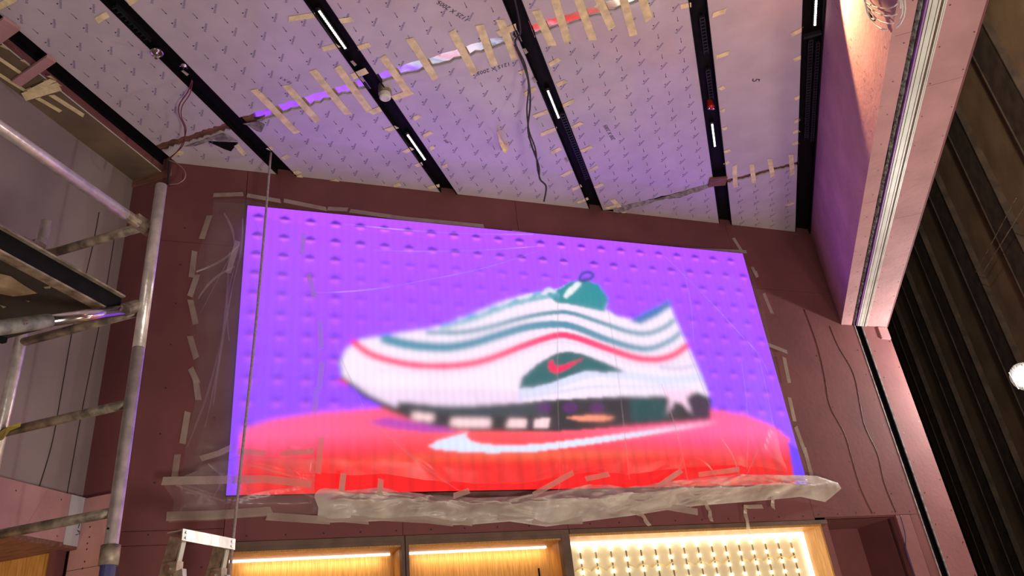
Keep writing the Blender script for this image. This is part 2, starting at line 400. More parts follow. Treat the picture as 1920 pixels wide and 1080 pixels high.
# --- left side: wall, narrow soffit, return wall beside the screen wall
PL, PF, ZS, QR = -3.455, -3.228, 4.99, 3.427
wl = struct(MB().box(PL-.12, PL, -3.55, QR+.1, 2.82, ZC+.1).box(PL-.12, PL, -3.55, 1.2, 0, 2.82).build('wall_left', M['lavender']))
# two rows of faint board joints as wires / cracks on the grey wall
so = struct(MB().box(PL, PF, -3.55, QR, ZS, ZS+.012).build('trim_1', M['studboard']))
MB().box(PF-.012, PF, -3.55, QR, ZS+.012, ZC-.002).build('fascia_board', M['pinkdark'], so)
MB().box(PF-.012, STR[0][0]-.0, -3.55, QR, ZC+.05, ZC+.06).build('gap_back', M['void'], so)
MB().box(PF-.012, PF, -3.55, QR, ZC-.002, ZC+.05).build('gap_side', M['void'], so)
MB().box(PF, PF+.003, -3.55, QR, ZS-.002, ZS+.004).build('edge_bead', M['white'], so)
EX = -.536
E0 = WP(EX, 0)
wr = struct(MB().box(PL-.1, E0[0]-.003, QR, QR+.1, 0, ZC+.1).build('wall_return', M['pinkdark']))
MB().box(PL, E0[0]+.02, QR-.012, QR, ZS-.055, ZS-.002).build('timber_strip', M['timber'], wr)
for (px, pz) in ((-3.40, 4.2), (-3.38, 3.6), (-3.40, 3.0)):
    pass

# pink bulkhead low on the left wall with an alcove under it
PB = -3.41
lb = struct(MB().box(PL-.5, PL-.001, 1.2, QR, 2.81, 2.82).build('trim_2', M['timber']))
qa = xp(133, 932, PB)[1]; qb = xp(166, 938, PB)[1]
MB().box(PL+.001, PB, 1.2, 2.1, 2.565, 2.815).build('pink_board', M['pink'], lb)
MB().box(PL+.001, PB, 2.103, qa-.002, 2.565, 2.815).build('pink_board', M['pink'], lb)
wpn = MB().box(PL+.001, PB+.002, qa, min(qb, QR-.02), 2.555, 2.815).build('white_board_patch', M['plaster'], lb)
V = []; F = []
mbs = MB()
for pth in ([(150, 978), (147, 990)], [(152, 998), (145, 994), (150, 1001), (142, 1003)]):
    mbs.tube([xp(x, y, PB+.004) for x, y in pth], .002, 5)
mbs.build('pen_scribble', M['marker'], wpn)
for z0, z1 in ((0, 2.20), (2.203, 2.435), (2.438, 2.81)):
    MB().box(PL+.001, E0[0]-.05, QR-.03, QR-.001, z0, z1).build('pink_board', M['pink'], lb)
MB().box(PL-.5, PB, 1.2, QR-.03, 2.54, 2.564).build('alcove_soffit', M['timber'], lb)
MB().box(PL-.06, PL-.02, QR-.10, QR-.03, 0, 2.54).build('alcove_post', M['pinkdark'], lb)
MB().box(PL-.5, PL-.46, 1.2, QR+.1, 0, 2.55).build('alcove_back', M['oak'], lb)
MB().box(PL-.5, PL-.06, QR-.06, QR-.03, 0, 2.54).build('alcove_side', M['oak'], lb)
lamp('assumed_alcove_light', 'AREA', (PL-.2, 2.3, 1.7), 3.5, (1, .8, .45), (PL-.3, 3.3, 2.2), size=.5)  # assumed hidden lamp, no strip is built; lights the alcove panels yellow

# --- front wall: backing plus boards
wf = struct(MB().wbox(EX, 5.31, 0, ZC+.1, -.75, -.62).build('wall_front', M['pinkdark']))
def board(X0, X1, Za, Zb, mt='pinkdark', o0=-.012, o1=0.): return MB().wbox(X0+.0015, X1-.0015, Za+.0015, Zb-.0015, o0, o1).build('wall_board', M[mt], wf)
for X0, X1 in ((EX, -.036), (-.036, 1.956), (1.956, 3.9), (3.9, 4.935)):
    board(X0, X1, 4.43, ZC+.05)
board(EX, -.02, 2.60, 4.43); board(3.976, 4.935, 2.54, 4.43)
board(-.02, 3.976, 2.78, 4.43)
for X0, X1 in ((EX, -.02), (-.02, .98), (.98, 2.044), (2.044, 3.976)): board(X0, X1, 2.524, 2.78 if X0 > -.1 else 2.60)
board(EX, -.015, 0, 2.524)
board(5.045, 5.31, 0, ZB, 'pinkmid')
board(4.86, 4.935, 0, 2.54); board(4.72, 4.86, 0, 2.54, 'pinkmid')
# backing so nothing shows through the joints
MB().wbox(EX, 4.935, 2.53, ZC+.05, -.03, -.014).build('backing_board', M['void'], wf)
MB().wbox(EX, -.015, 0, 2.53, -.03, -.014).build('backing_board', M['void'], wf)
MB().wbox(4.72, 5.31, 0, 2.54, -.09, -.06).build('backing_board', M['void'], wf)
# shutter guide let into the wall
mbg = MB().wbox(4.935, 5.045, 0, ZB, -.06, -.05); mbg.build('guide_back', M['void'], wf)
MB().wbox(4.950, 4.962, 0, ZB, -.006, .003).build('guide_rail', M['tornpaper'], wf)
MB().wbox(5.030, 5.042, 0, ZB, -.006, .003).build('guide_rail', M['tornpaper'], wf)
MB().wbox(4.963, 4.967, 0, ZB, -.05, -.002).build('guide_cheek', M['void'], wf)
MB().wbox(5.040, 5.044, 0, ZB, -.05, -.007).build('guide_cheek', M['void'], wf)
MB().wbox(4.935, 4.950, 0, ZB, -.05, 0).build('guide_lip', M['pinkdark'], wf)
MB().wbox(5.20, 5.30, 4.02, 4.13, 0, .012).build('bracket_plate', M['pink'], wf)
# niche right of the light box
nX0, nX1 = 4.075, 4.72
nd = -.42
MB().wbox(nX0, nX1, 0, 2.53, nd-.02, nd).build('niche_back', M['pinkdark'], wf)
MB().wbox(nX0, nX1, 2.53, 2.545, nd, -.012).build('niche_top', M['pinkdark'], wf)
MB().wbox(nX1, nX1+.012, 0, 2.53, nd, -.012).build('niche_side', M['pinkdark'], wf)
MB().wbox(nX0-.012, nX0, 0, 2.53, nd, -.012).build('niche_side', M['pinkdark'], wf)
# screw heads (tiny)
def screws(parent, pts, nrm, r=.006):
    mb = MB(); nrm = A3(nrm); a = np.cross(nrm, A3([.3, .5, .8])); a /= np.linalg.norm(a); b = np.cross(nrm, a)
    for p in pts:
        p = A3(p); mb.add([p+nrm*.0012+r*(math.cos(t)*a+math.sin(t)*b) for t in np.linspace(0, 2*math.pi, 7)[:-1]], [tuple(range(6))])
    return setp(mb.build('screw_heads', M['screw'], parent), kind='stuff')
sp = []
for x in np.arange(.1, 4.0, .21): sp.append(WP(x, 2.555, 0))
for x in np.arange(4.02, 4.9, .17): sp.append(WP(x, 2.56+.01*rng.random(), 0))
for z in np.arange(2.7, 4.0, .22):
    sp += [WP(4.45, z+.03, 0), WP(4.75, z, 0), WP(4.90, z+.1, 0)]
for z in np.arange(.3, 4.1, .24): sp += [WP(5.08, z, 0), WP(5.285, z+.1, 0)]
for z in np.arange(2.3, 4.7, .28): sp += [WP(-.40, z, 0), WP(-.12, z+.1, 0)]
screws(wf, sp, -nn)
screws(lb, [xp(x, y, PB+.001) for x, y in ((30, 920), (115, 937), (107, 1005))] + [yp(x, y, QR-.03) for x, y in ((169, 988), (168, 1007), (164, 1019), (163, 1030), (159, 1053), (155, 1066))], (0, -1, 0), .005)

# --- bulkhead on the right with the shutter tracks in its underside
BX0, BX1 = 1.155, 1.552
QW = wallq(BX0)
wrt = struct(MB().box(BX0+.02, BX1-.0, -3.55, 7.0, ZC+.1, 6.5).build('wall_right', M['pinkdark']))
cutq = [-3.55, -1.0, 1.4, 3.62, 5.25]
def bq(p): return wallq(p)
for i in range(len(cutq)):
    a = cutq[i]; last = i == len(cutq)-1
    b0 = bq(BX0) if last else cutq[i+1]-.003; b1 = bq(BX0+.02) if last else cutq[i+1]-.003
    MB().poly([(BX0, a, ZB), (BX0+.02, a, ZB), (BX0+.02, b1, ZB), (BX0, b0, ZB)], Z1, ZC+.1-ZB).build('face_board', M['pink'], wrt)
def band(name, p0, p1, z0, z1, mt, cuts=None, smooth=False):
    cs = cuts or [-3.55]
    for i, a in enumerate(cs):
        last = i == len(cs)-1
        pts = [(p0, a, z0), (p1, a, z0), (p1, bq(p1)-.002 if last else cs[i+1]-.003, z0), (p0, bq(p0)-.002 if last else cs[i+1]-.003, z0)]
        MB().poly(pts, Z1, z1-z0).build(name, M[mt], wrt)
band('lip_board', BX0+.02, 1.245, ZB, ZB+.012, 'pink', [-3.55, 1.2, 3.1, 4.6])
band('soffit_board', 1.375, BX1, ZB, ZB+.012, 'pink', [-3.55, 1.0, 3.55, 4.9])
band('slot_top', 1.245, 1.375, ZB+.06, ZB+.07, 'void')
band('outer_board', BX1, BX1+.012, ZB, 6.5, 'pinkdark')
# rough grey foam bead
n = 160; V = []; F = []
for i in range(n+1):
    q = -1+(bq(1.28)-.0+1)*i/n
    for k in range(5):
        V.append((1.258+.0055*k+nrng.uniform(-.002, .002), q, ZB+.012+.008*math.cos(k*1.5)+nrng.uniform(-.006, .006)))
for i in range(n):
    for k in range(4): F.append((i*5+k, i*5+k+1, (i+1)*5+k+1, (i+1)*5+k))
mesh('foam_bead', V, F, M['foam'], wrt, smooth=True)
band('gasket', 1.283, 1.291, ZB-.002, ZB+.02, 'purple')
for p0, p1, mt in ((1.294, 1.306, 'white'), (1.310, 1.334, 'white'), (1.338, 1.348, 'white'), (1.352, 1.356, 'timber'), (1.359, 1.366, 'white'), (1.368, 1.374, 'white')):
    band('track_profile', p0, p1, ZB-.004, ZB+.05, mt)
sp = []
for q in np.arange(1.0, 6.5, .27):
    sp += [(1.21+.012*rng.uniform(-1, 1), q, ZB-.0015), (1.392, q+.1, ZB-.0015), (1.538, q+.05+.04*rng.random(), ZB-.0015)]
screws(wrt, sp, (0, 0, -1), .0045)
sp = []
for q in np.arange(2.6, 6.4, .21):
    for z in (4.18, 4.95): sp.append((BX0-.0015, q+.03*rng.uniform(-1, 1), z))
for z in np.arange(4.25, 4.95, .12): sp += [(BX0-.0015, 3.60, z), (BX0-.0015, 3.66, z), (BX0-.0015, 5.22, z)]
screws(wrt, sp, (-1, 0, 0), .005)

# --- unfinished stud wall beyond the opening
PD = 2.75
wo = struct(MB().box(PD, PD+.1, -3.55, 12, 0, 7.6).build('wall_outer', M['studboard']))
struct(MB().box(BX0, PD+.1, -3.55, 12, 7.5, 7.6).build('ceiling_outer', M['void']))
struct(MB().box(1.3, PD+.1, 12, 12.1, 0, 7.6).build('wall_far', M['void']))
ZT = 6.05
studq = [xp(1540+x/3.374, 440+200/3.374, PD)[1] for x in (1230, 1075, 905, 770, 640, 560)]
step = 1.12
sq = [4.35+step*i for i in range(-6, 12)]
for q in sq:
    st_ = MB().box(PD-.045, PD, q, q+.40, 0, ZT).build('stud', M['studwood'], wo)
    for e_ in (.0, .385): MB().box(PD-.055, PD-.045, q+e_, q+e_+.015, 0, ZT).build('stud_lip', M['studwood'], st_)
MB().box(PD-.09, PD, -3.55, 12, ZT, ZT+.2).build('head_beam', M['studwood'], wo)
for q in sq: MB().box(PD-.05, PD, q, q+.12, ZT+.2, 7.5).build('stud', M['studwood'], wo)
MB().tube([xp(1830, 510, PD-.09), xp(1905, 372, PD-.09)], .004, 5).build('strap_wire', M['galvold'], wo)
MB().tube([xp(1838, 520, PD-.09), xp(1920, 388, PD-.09)], .004, 5).build('strap_wire', M['galvold'], wo)

# ------------------------------------------------------------------ LED video wall
SX0, SX1, SZ0, SZ1, SO = -.022, 3.972, 2.775, 4.745, .03
NX, NZ = 460, 228
Xs = np.linspace(SX0, SX1, NX+1); Zs = np.linspace(SZ0, SZ1, NZ+1)
GX, GZ = np.meshgrid(Xs, Zs)
Pw = hh[None, None]*GX[..., None] + nn*(DW-SO) + Z1*GZ[..., None]
d_ = Pw-CAM; dz = d_@fw; U = 960+FPX*(d_@rt)/dz; Vv = 540-FPX*(d_@up)/dz     # where the picture's features sit
img = np.zeros((NZ+1, NX+1, 3))
def C8(*c): return A3(lin(c))
def inpoly(pts):
    ins = np.zeros(U.shape, bool); k = len(pts)
    for i in range(k):
        (x0, y0), (x1, y1) = pts[i], pts[(i+1) % k]
        c = ((y0 > Vv) != (y1 > Vv)); t = (Vv-y0)/((y1-y0) if y1 != y0 else 1e-9)
        ins ^= c & (U < x0+(x1-x0)*t)
    return ins
def dline(pts):
    D = np.full(U.shape, 1e9); T = np.zeros(U.shape)
    for i in range(len(pts)-1):
        a, b = A3(pts[i], dtype=float), A3(pts[i+1], dtype=float); ab = b-a; L2 = ab@ab
        t = np.clip(((U-a[0])*ab[0]+(Vv-a[1])*ab[1])/L2, 0, 1)
        dd = np.hypot(U-a[0]-t*ab[0], Vv-a[1]-t*ab[1]); k = dd < D
        D = np.where(k, dd, D); T = np.where(k, (i+t)/(len(pts)-1), T)
    return D, T
def paint(mask, col, a=1.): 
    w_ = (mask.astype(float) if mask.dtype == bool else mask)[..., None]*a
    img[:] = img*(1-w_)+A3(col)*w_
def K(pts): return [(580+x/2.25, 480+y/2.25) for x, y in pts]
def curve(pts): return [tuple(p) for p in smooth_pts([(x, y, 0) for x, y in pts], 6)]
def line(pts, wd, col, a=1., taper=None):
    q = [(p[0], p[1]) for p in curve(K(pts))]; D, T = dline(q); ww = wd/2.25/2
    if taper is not None: ww = ww*(taper[0]+(taper[1]-taper[0])*T)
    paint(np.clip(ww-D+.7, 0, 1), col, a)
# purple ground
g = np.clip((Vv-400)/450, 0, 1)[..., None]
img[:] = C8(182, 78, 255)*(1-g)+C8(142, 70, 255)*g
img[..., :2] *= .92; img[..., 2] *= 1.35
# pegboard dots
for i in range(23):
    for j in range(11):
        X, Z = .055+.1715*i+(0 if j % 2 == 0 or i < 14 else .085), 4.655-.147*j
        s = .9 if i < 4 or j < 2 or i > 18 else .45
        r2 = ((GX-X)/.038)**2+((GZ-Z)/.031)**2
        paint((r2 < 1) & (GZ > Z+.001), C8(70, 18, 140), s)
        paint((r2 < .8) & (GZ <= Z+.001), C8(232, 105, 245), s*.8)
# platform: top disc and side
top = [(448, 815), (470, 798), (510, 785), (600, 772), (720, 764), (900, 760), (1150, 758), (1320, 764), (1400, 778), (1450, 798), (1480, 822)]
side = top+[(1496, 935), (446, 975)]
pm = inpoly(side)
yy = np.interp(U, [448, 600, 900, 1200, 1480], [846, 838, 832, 835, 838])
sd = np.clip((Vv-yy)/26, -1, 1)*.5+.5
cpink, cor, cred = C8(255, 92, 165), C8(255, 84, 52), C8(250, 14, 22)
mid = np.exp(-((U-930)/330)**2)
pc = cpink*(1-mid[..., None]*.75)+cor*(mid[..., None]*.75)
pc = pc*(1-sd[..., None])+cred*sd[..., None]
band_ = np.exp(-((Vv-np.interp(U, [600, 1400], [862, 846]))/10)**2)*np.clip(1-np.abs(U-1000)/420, 0, 1)
pc = pc*(1-band_[..., None]*.75)+C8(255, 108, 66)*band_[..., None]*.75
stk = .5+.5*np.sin(GX*62+2*np.sin(GX*9))
pc = pc*(1-(sd*.28*stk)[..., None])
pc = pc*(1-np.clip((U-1380)/90, 0, 1)[..., None]*A3([.15, .1, .0])*sd[..., None])
w_ = pm[..., None]; img[:] = np.where(w_, pc, img)
paint(inpoly([(1478, 830), (1500, 845), (1516, 915), (1500, 920), (1490, 900)]), C8(92, 40, 235))
# shadow under the toe, heel glow
paint(inpoly(K([(240, 700), (330, 680), (560, 720), (640, 745), (480, 742), (330, 725)])), C8(150, 50, 190), .8)
# sneaker
body = [(133, 450), (150, 405), (170, 380), (215, 352), (300, 340), (380, 325), (500, 308), (580, 286), (640, 266), (700, 238), (760, 213), (840, 183), (930, 158), (1000, 148), (1055, 136), (1100, 108), (1160, 103), (1220, 118), (1262, 180), (1250, 225), (1300, 256), (1370, 270), (1420, 235), (1480, 205), (1520, 188), (1534, 240), (1560, 300), (1592, 370), (1625, 440), (1650, 500), (1675, 560), (1690, 610), (1600, 640), (1500, 600), (1200, 604), (900, 624), (600, 655), (400, 665), (300, 622), (200, 560), (140, 512)]
dark = [(118, 430), (128, 425), (140, 500), (160, 520), (260, 590), (372, 640), (374, 612), (600, 636), (900, 618), (1000, 608), (1300, 592), (1500, 590), (1640, 575), (1700, 600), (1690, 690), (1500, 706), (1300, 722), (1100, 738), (900, 742), (640, 735), (520, 715), (430, 690), (340, 655), (220, 592), (135, 520)]
paint(inpoly(K(body)), C8(240, 226, 244))
paint(inpoly(K([(150, 520), (300, 560), (700, 560), (900, 570), (900, 622), (600, 650), (390, 662), (300, 620), (200, 562)])), C8(232, 205, 236), .7)
paint(inpoly(K(dark)), C8(38, 42, 52))
paint(inpoly(K([(400, 625), (700, 632), (1000, 620), (1010, 670), (700, 680), (420, 655)])), C8(50, 72, 82), .7)
paint(inpoly(K([(1350, 600), (1500, 596), (1510, 690), (1360, 700)])), C8(12, 78, 82), .8)
for cx_ in (990, 1100, 1215): paint(np.hypot(U-(580+cx_/2.25), (Vv-(480+640/2.25))*1.3) < 14, C8(88, 30, 110), .7)
for b in ([(438, 660), (525, 668), (522, 700), (430, 688)], [(604, 682), (765, 688), (762, 725), (590, 718)], [(842, 686), (918, 688), (914, 726), (830, 724)], [(952, 686), (1015, 686), (1008, 724), (946, 724)]):
    paint(inpoly(K(b)), C8(252, 214, 218))
paint(inpoly(K([(1075, 680), (1180, 672), (1295, 676), (1260, 694), (1150, 698)])), C8(250, 150, 120))
paint(inpoly(K([(120, 520), (140, 520), (165, 540), (150, 548)])), C8(250, 40, 100))
# tongue, collar, laces
paint(inpoly(K([(1000, 158), (1060, 136), (1100, 108), (1160, 103), (1220, 118), (1262, 180), (1245, 236), (1180, 222), (1110, 206), (1040, 196)])), C8(22, 140, 150))
paint(inpoly(K([(1070, 172), (1090, 140), (1130, 108), (1150, 115), (1120, 150), (1085, 180)])), C8(225, 232, 236))
line([(1140, 100), (1150, 76), (1180, 68), (1198, 82), (1180, 98), (1150, 104)], 12, C8(40, 60, 130))
paint(inpoly(K([(1350, 276), (1420, 235), (1480, 205), (1522, 184), (1528, 212), (1470, 252), (1400, 288)])), C8(54, 118, 176))
for k in range(9):
    x = 640+k*46; y = 272-k*15.5
    line([(x-24, y+16), (x, y-6), (x+26, y+4)], 16, C8(82, 170, 190) if k % 2 else C8(215, 222, 235), .9)
line([(560, 300), (700, 262), (850, 205), (1000, 172), (1050, 165)], 18, C8(70, 165, 182), .8)
# wavy side stripes
teal, grey = C8(72, 152, 176), C8(176, 172, 200)
line([(500, 322), (640, 322), (760, 300), (880, 266), (1000, 242), (1100, 240), (1240, 284), (1350, 320), (1430, 326), (1500, 300), (1535, 272)], 17, C8(66, 138, 160))
line([(320, 350), (420, 374), (560, 386), (680, 370), (800, 334), (920, 300), (1040, 288), (1120, 300), (1250, 350), (1370, 386), (1450, 388), (1530, 352), (1560, 326)], 30, C8(64, 140, 166), taper=(1.4, .55))
line([(185, 362), (260, 415), (380, 450), (500, 464), (640, 460), (760, 434), (900, 380), (1000, 346), (1060, 334), (1130, 346), (1260, 392), (1380, 430), (1470, 436), (1540, 416), (1590, 380)], 27, C8(238, 42, 112))
line([(300, 480), (500, 494), (660, 488), (800, 452), (930, 396), (1060, 362), (1180, 388), (1300, 438), (1420, 466), (1540, 452), (1610, 420)], 9, C8(214, 196, 226), .6)
line([(900, 575), (1000, 556), (1120, 516), (1220, 494), (1360, 506), (1500, 524), (1640, 512)], 34, C8(205, 214, 246), .8)
line([(880, 600), (1060, 572), (1200, 552), (1400, 552), (1600, 556)], 10, C8(205, 205, 250), .8)
line([(1480, 470), (1560, 474), (1630, 462)], 14, C8(196, 180, 218), .8)
paint(inpoly(K([(885, 558), (896, 512), (960, 456), (1040, 410), (1092, 402), (1150, 412), (1240, 446), (1335, 488), (1240, 492), (1170, 484), (1100, 506), (1020, 536), (940, 556)])), C8(22, 98, 104))
paint(inpoly(K([(1008, 470), (1012, 448), (1024, 436), (1034, 462), (1060, 464), (1162, 428), (1090, 476), (1050, 494), (1020, 492)])), C8(240, 26, 92))
paint(inpoly(K([(1506, 672), (1520, 610), (1490, 560), (1560, 570), (1640, 560), (1590, 600), (1614, 668), (1570, 618), (1540, 616)])), C8(244, 205, 232))
paint(inpoly(K([(1600, 590), (1690, 600), (1695, 680), (1620, 690)])), C8(60, 40, 72), .8)
# large swoosh on the platform
paint(inpoly([(804, 836), (822, 826), (850, 818), (876, 811), (874, 818), (882, 827), (905, 833), (960, 836), (1020, 832), (1100, 822), (1200, 809), (1300, 796), (1350, 790), (1290, 802), (1200, 818), (1100, 834), (1000, 847), (920, 849), (850, 846), (815, 842)]), C8(214, 226, 250))
# soft focus: sharper where the film lies against the panel
def blur(a, s):
    r = int(3*s)+1; k = np.exp(-.5*(np.arange(-r, r+1)/s)**2); k /= k.sum()
    for ax in (0, 1):
        pad = [(0, 0)]*3; pad[ax] = (r, r); b = np.pad(a, pad, mode='edge'); o_ = 0
        for i in range(2*r+1):
            sl = [slice(None)]*3; sl[ax] = slice(i, i+a.shape[ax]); o_ = o_+k[i]*b[tuple(sl)]
        a = o_
    return a
b1, b2 = blur(img, .8), blur(img, 1.9)
wgt = np.clip(np.abs(U-1060)/130, 0, 1)*(1-.75*np.clip((Vv-800)/20, 0, 1))*np.clip((Vv-430)/140, 0, 1)*np.clip(1.2-((U-480)/60)**2*0, 0, 1)
img = b1*(1-wgt[..., None])+b2*wgt[..., None]
img *= (1+.03*np.sin(GX*2*math.pi/.052))[..., None]
V = Pw.reshape(-1, 3); st = NX+1
idx = (np.arange(NZ)[:, None]*st+np.arange(NX)[None]).ravel()
F = np.stack([idx, idx+1, idx+st+1, idx+st], 1)
sroot = empty('led_screen', WP((SX0+SX1)/2, SZ0, .0), label='large glowing LED video wall showing a white, teal and pink sneaker', cat='screen')
MB().wbox(SX0, SX1, SZ0, SZ1, .001, SO-.002).build('screen_cabinet', M['black'], sroot)
so_ = mesh('screen_face', V, F, None, sroot, mats=[bpy.data.materials.new('led_picture')])
ca = so_.data.color_attributes.new('picture', 'FLOAT_COLOR', 'POINT')
ca.data.foreach_set('color', np.concatenate([img.reshape(-1, 3), np.ones((img.shape[0]*img.shape[1], 1))], 1).astype(np.float32).ravel())
mt = so_.data.materials[0]; mt.use_nodes = True; N, L = mt.node_tree.nodes, mt.node_tree.links
b = N['Principled BSDF']; at = N.new('ShaderNodeAttribute'); at.attribute_name = 'picture'
b.inputs['Base Color'].default_value = (.02, .02, .02, 1); b.inputs['Roughness'].default_value = .6
L.new(at.outputs['Color'], b.inputs['Emission Color']); b.inputs['Emission Strength'].default_value = 1.10

# ------------------------------------------------------------------ plastic sheeting
def resample(pts, n):
    P = A3(pts, dtype=float); s = np.r_[0, np.cumsum(np.hypot(*np.diff(P, axis=0).T))]
    t = np.linspace(0, s[-1], n); return np.stack([np.interp(t, s, P[:, 0]), np.interp(t, s, P[:, 1])], 1)
def vnoise(u, v, seed, octs=4, stretch=(1, 1)):
    r = np.random.default_rng(seed); o_ = np.zeros_like(u); a = 1.
    for k in range(octs):
        for _ in range(3):
            th = r.uniform(0, 2*math.pi); f_ = (2**k)*r.uniform(.7, 1.4)
            o_ += a*np.sin(2*math.pi*f_*(u*math.cos(th)*stretch[0]+v*math.sin(th)*stretch[1])+r.uniform(0, 6.3))
        a *= .55
    return o_/3
def creases(X, Z, segs, amp=.02, wd=.012):
    o_ = np.zeros_like(X)
    for (x0, y0), (x1, y1) in segs:
        a, b = A3(wpx(x0, y0, .05)), A3(wpx(x1, y1, .05)); ab = b-a
        t = np.clip(((X-a[0])*ab[0]+(Z-a[1])*ab[1])/(ab@ab), 0, 1)
        d = np.hypot(X-a[0]-t*ab[0], Z-a[1]-t*ab[1]); o_ += amp*np.exp(-(d/wd)**2)
    return o_
def coons(name, top, right, bottom, left, nu, nv, matr, off, seed, amp, parent=None, edge=.004, stretch=(1, 1), segs=(), ramp=None, cw=.012, ca=.02):
    # all four boundary lines in photo pixels on the wall plane; top/bottom left->right, left/right top->bottom
    T, B, Lf, Rt = resample(top, nu), resample(bottom, nu), resample(left, nv), resample(right, nv)
    u = np.linspace(0, 1, nu)[None, :, None]; v = np.linspace(0, 1, nv)[:, None, None]
    S = (1-v)*T[None]+v*B[None]+(1-u)*Lf[:, None]+u*Rt[:, None]-((1-u)*(1-v)*T[0]+u*(1-v)*T[-1]+(1-u)*v*B[0]+u*v*B[-1])
    u, v = u[..., 0]+0*v[..., 0], v[..., 0]+0*u[..., 0]
    o_ = max(off, .0)
    XZ = A3([[wpx(S[i, j, 0], S[i, j, 1], o_) for j in range(nu)] for i in range(nv)])
    X, Z = XZ[..., 0], XZ[..., 1]
    e = np.clip(np.minimum(np.minimum(u, 1-u)*12, np.minimum(v, 1-v)*8), 0, 1)
    e = e*e*(3-2*e)
    prof = edge+(off-edge)*e if ramp is None else ramp(u, v, e)
    O = prof+np.maximum(amp*vnoise(X, Z, seed, 5, stretch)*e, -(prof-edge)*.8)+creases(X, Z, segs, ca, cw)*e
    V = (hh*X[..., None]+nn*(DW-O[..., None])+Z1*Z[..., None]).reshape(-1, 3)
    F = [(i*nu+j, i*nu+j+1, (i+1)*nu+j+1, (i+1)*nu+j) for i in range(nv-1) for j in range(nu-1)]
    return mesh(name, V, F, matr, parent, smooth=True)
topc = [(400, 363), (456, 361), (470, 365), (532, 379), (620, 394), (700, 405), (905, 426), (1060, 449), (1240, 465), (1402, 472)]
rightc = [(1402, 472), (1420, 505), (1442, 570), (1456, 640), (1470, 690), (1482, 750), (1502, 810), (1528, 912)]
leftc = [(400, 363), (396, 395), (374, 455), (362, 500), (357, 560), (356, 610), (368, 690), (366, 745), (352, 800), (344, 850), (332, 905)]
hemtop = [(332, 905), (440, 915), (600, 905), (660, 912), (720, 908), (800, 922), (900, 929), (980, 926), (1050, 912), (1110, 902), (1200, 905), (1300, 893), (1380, 886), (1440, 890), (1528, 908)]
fsegs = [((575, 550), (800, 525)), ((800, 525), (1010, 470)), ((1050, 440), (1050, 900)), ((1050, 900), (1035, 940)), ((1245, 480), (1395, 635)), ((470, 395), (490, 470)), ((490, 470), (480, 560)), ((600, 560), (690, 780)), ((690, 780), (860, 920)), ((1130, 520), (1180, 900)), ((1390, 680), (1400, 880)), ((1400, 640), (1440, 700)), ((1440, 800), (1400, 890)), ((1240, 720), (1290, 905)), ((450, 450), (375, 590)), ((440, 500), (430, 640))]
sheet = coons('plastic_sheet', topc, rightc, hemtop, leftc, 150, 84, M['film'], .075, 11, .010, segs=fsegs)
setp(sheet, label='large clear plastic sheet taped over the whole video wall, bunched along its bottom', cat='plastic sheet')
hembot = [(596, 972), (620, 976), (690, 974), (800, 970), (850, 981), (890, 980), (960, 974), (1030, 984), (1090, 976), (1200, 962), (1300, 946), (1400, 938), (1450, 934), (1510, 928), (1556, 938)]
def hramp(u, v, e): return .008+.075*np.sin(np.pi*np.clip(v, 0, 1))**.8*np.clip(e+.35, 0, 1)+.03*np.sin(u*37+3*np.sin(u*11))*np.sin(np.pi*v)
hsegs = [((600, 915), (760, 945)), ((700, 925), (880, 950)), ((880, 960), (1040, 915)), ((940, 960), (1110, 905)), ((1150, 960), (1300, 910)), ((1280, 945), (1390, 890)), ((1320, 935), (1500, 905)), ((480, 915), (560, 960)), ((620, 960), (700, 935)), ((1190, 925), (1260, 950)), ((800, 930), (1000, 965))]
hr = random.Random(3)
for _ in range(70):
    x_ = hr.uniform(610, 1540); y_ = np.interp(x_, [600, 900, 1100, 1300, 1540], [940, 952, 942, 920, 915]); a_ = hr.uniform(-.7, .7); l_ = hr.uniform(20, 70)
    hsegs.append(((x_-l_*math.cos(a_), y_-.35*l_*math.sin(a_)), (x_+l_*math.cos(a_), y_+.35*l_*math.sin(a_))))
hem = coons('bunched_hem', [(596, 904)]+[p_ for p_ in hemtop if p_[0] > 600], [(1528, 908), (1572, 904), (1580, 915), (1556, 938)], hembot, [(596, 904), (590, 930), (598, 950), (596, 972)], 300, 34, M['hem'], .06, 23, .022, sheet, segs=hsegs, ramp=hramp, stretch=(1.5, 4), cw=.009, ca=.022)
side2 = coons('plastic_sheet', [(402, 366), (470, 368), (574, 388)], [(574, 388), (566, 440), (570, 490), (588, 560), (602, 640), (600, 740), (604, 820), (598, 896)], [(340, 892), (460, 898), (598, 896)], [(402, 366), (392, 420), (372, 470), (366, 560), (370, 690), (358, 790), (340, 892)], 50, 90, M['film'], .09, 31, .022,
               segs=[((520, 400), (565, 480)), ((565, 480), (600, 640)), ((455, 410), (440, 520)), ((440, 520), (400, 760)), ((430, 560), (385, 800)), ((368, 500), (450, 455)), ((470, 640), (520, 700))])
setp(side2, label='narrow upright strip of clear plastic over the left edge of the screen', cat='plastic sheet')
patch = coons('plastic_sheet', [(372, 862), (420, 850), (466, 838), (520, 846), (602, 850)], [(602, 850), (600, 900), (604, 955)], [(314, 971), (400, 968), (470, 962), (540, 960), (604, 955)], [(372, 862), (352, 886), (304, 899), (326, 930), (314, 971)], 60, 30, M['film2'], .11, 37, .02,
              segs=[((390, 870), (470, 930)), ((470, 870), (590, 900)), ((330, 910), (440, 945)), ((520, 860), (560, 900)), ((420, 945), (560, 915))])
setp(patch, label='hazy plastic patch sheet taped over the lower left screen corner', cat='plastic sheet')

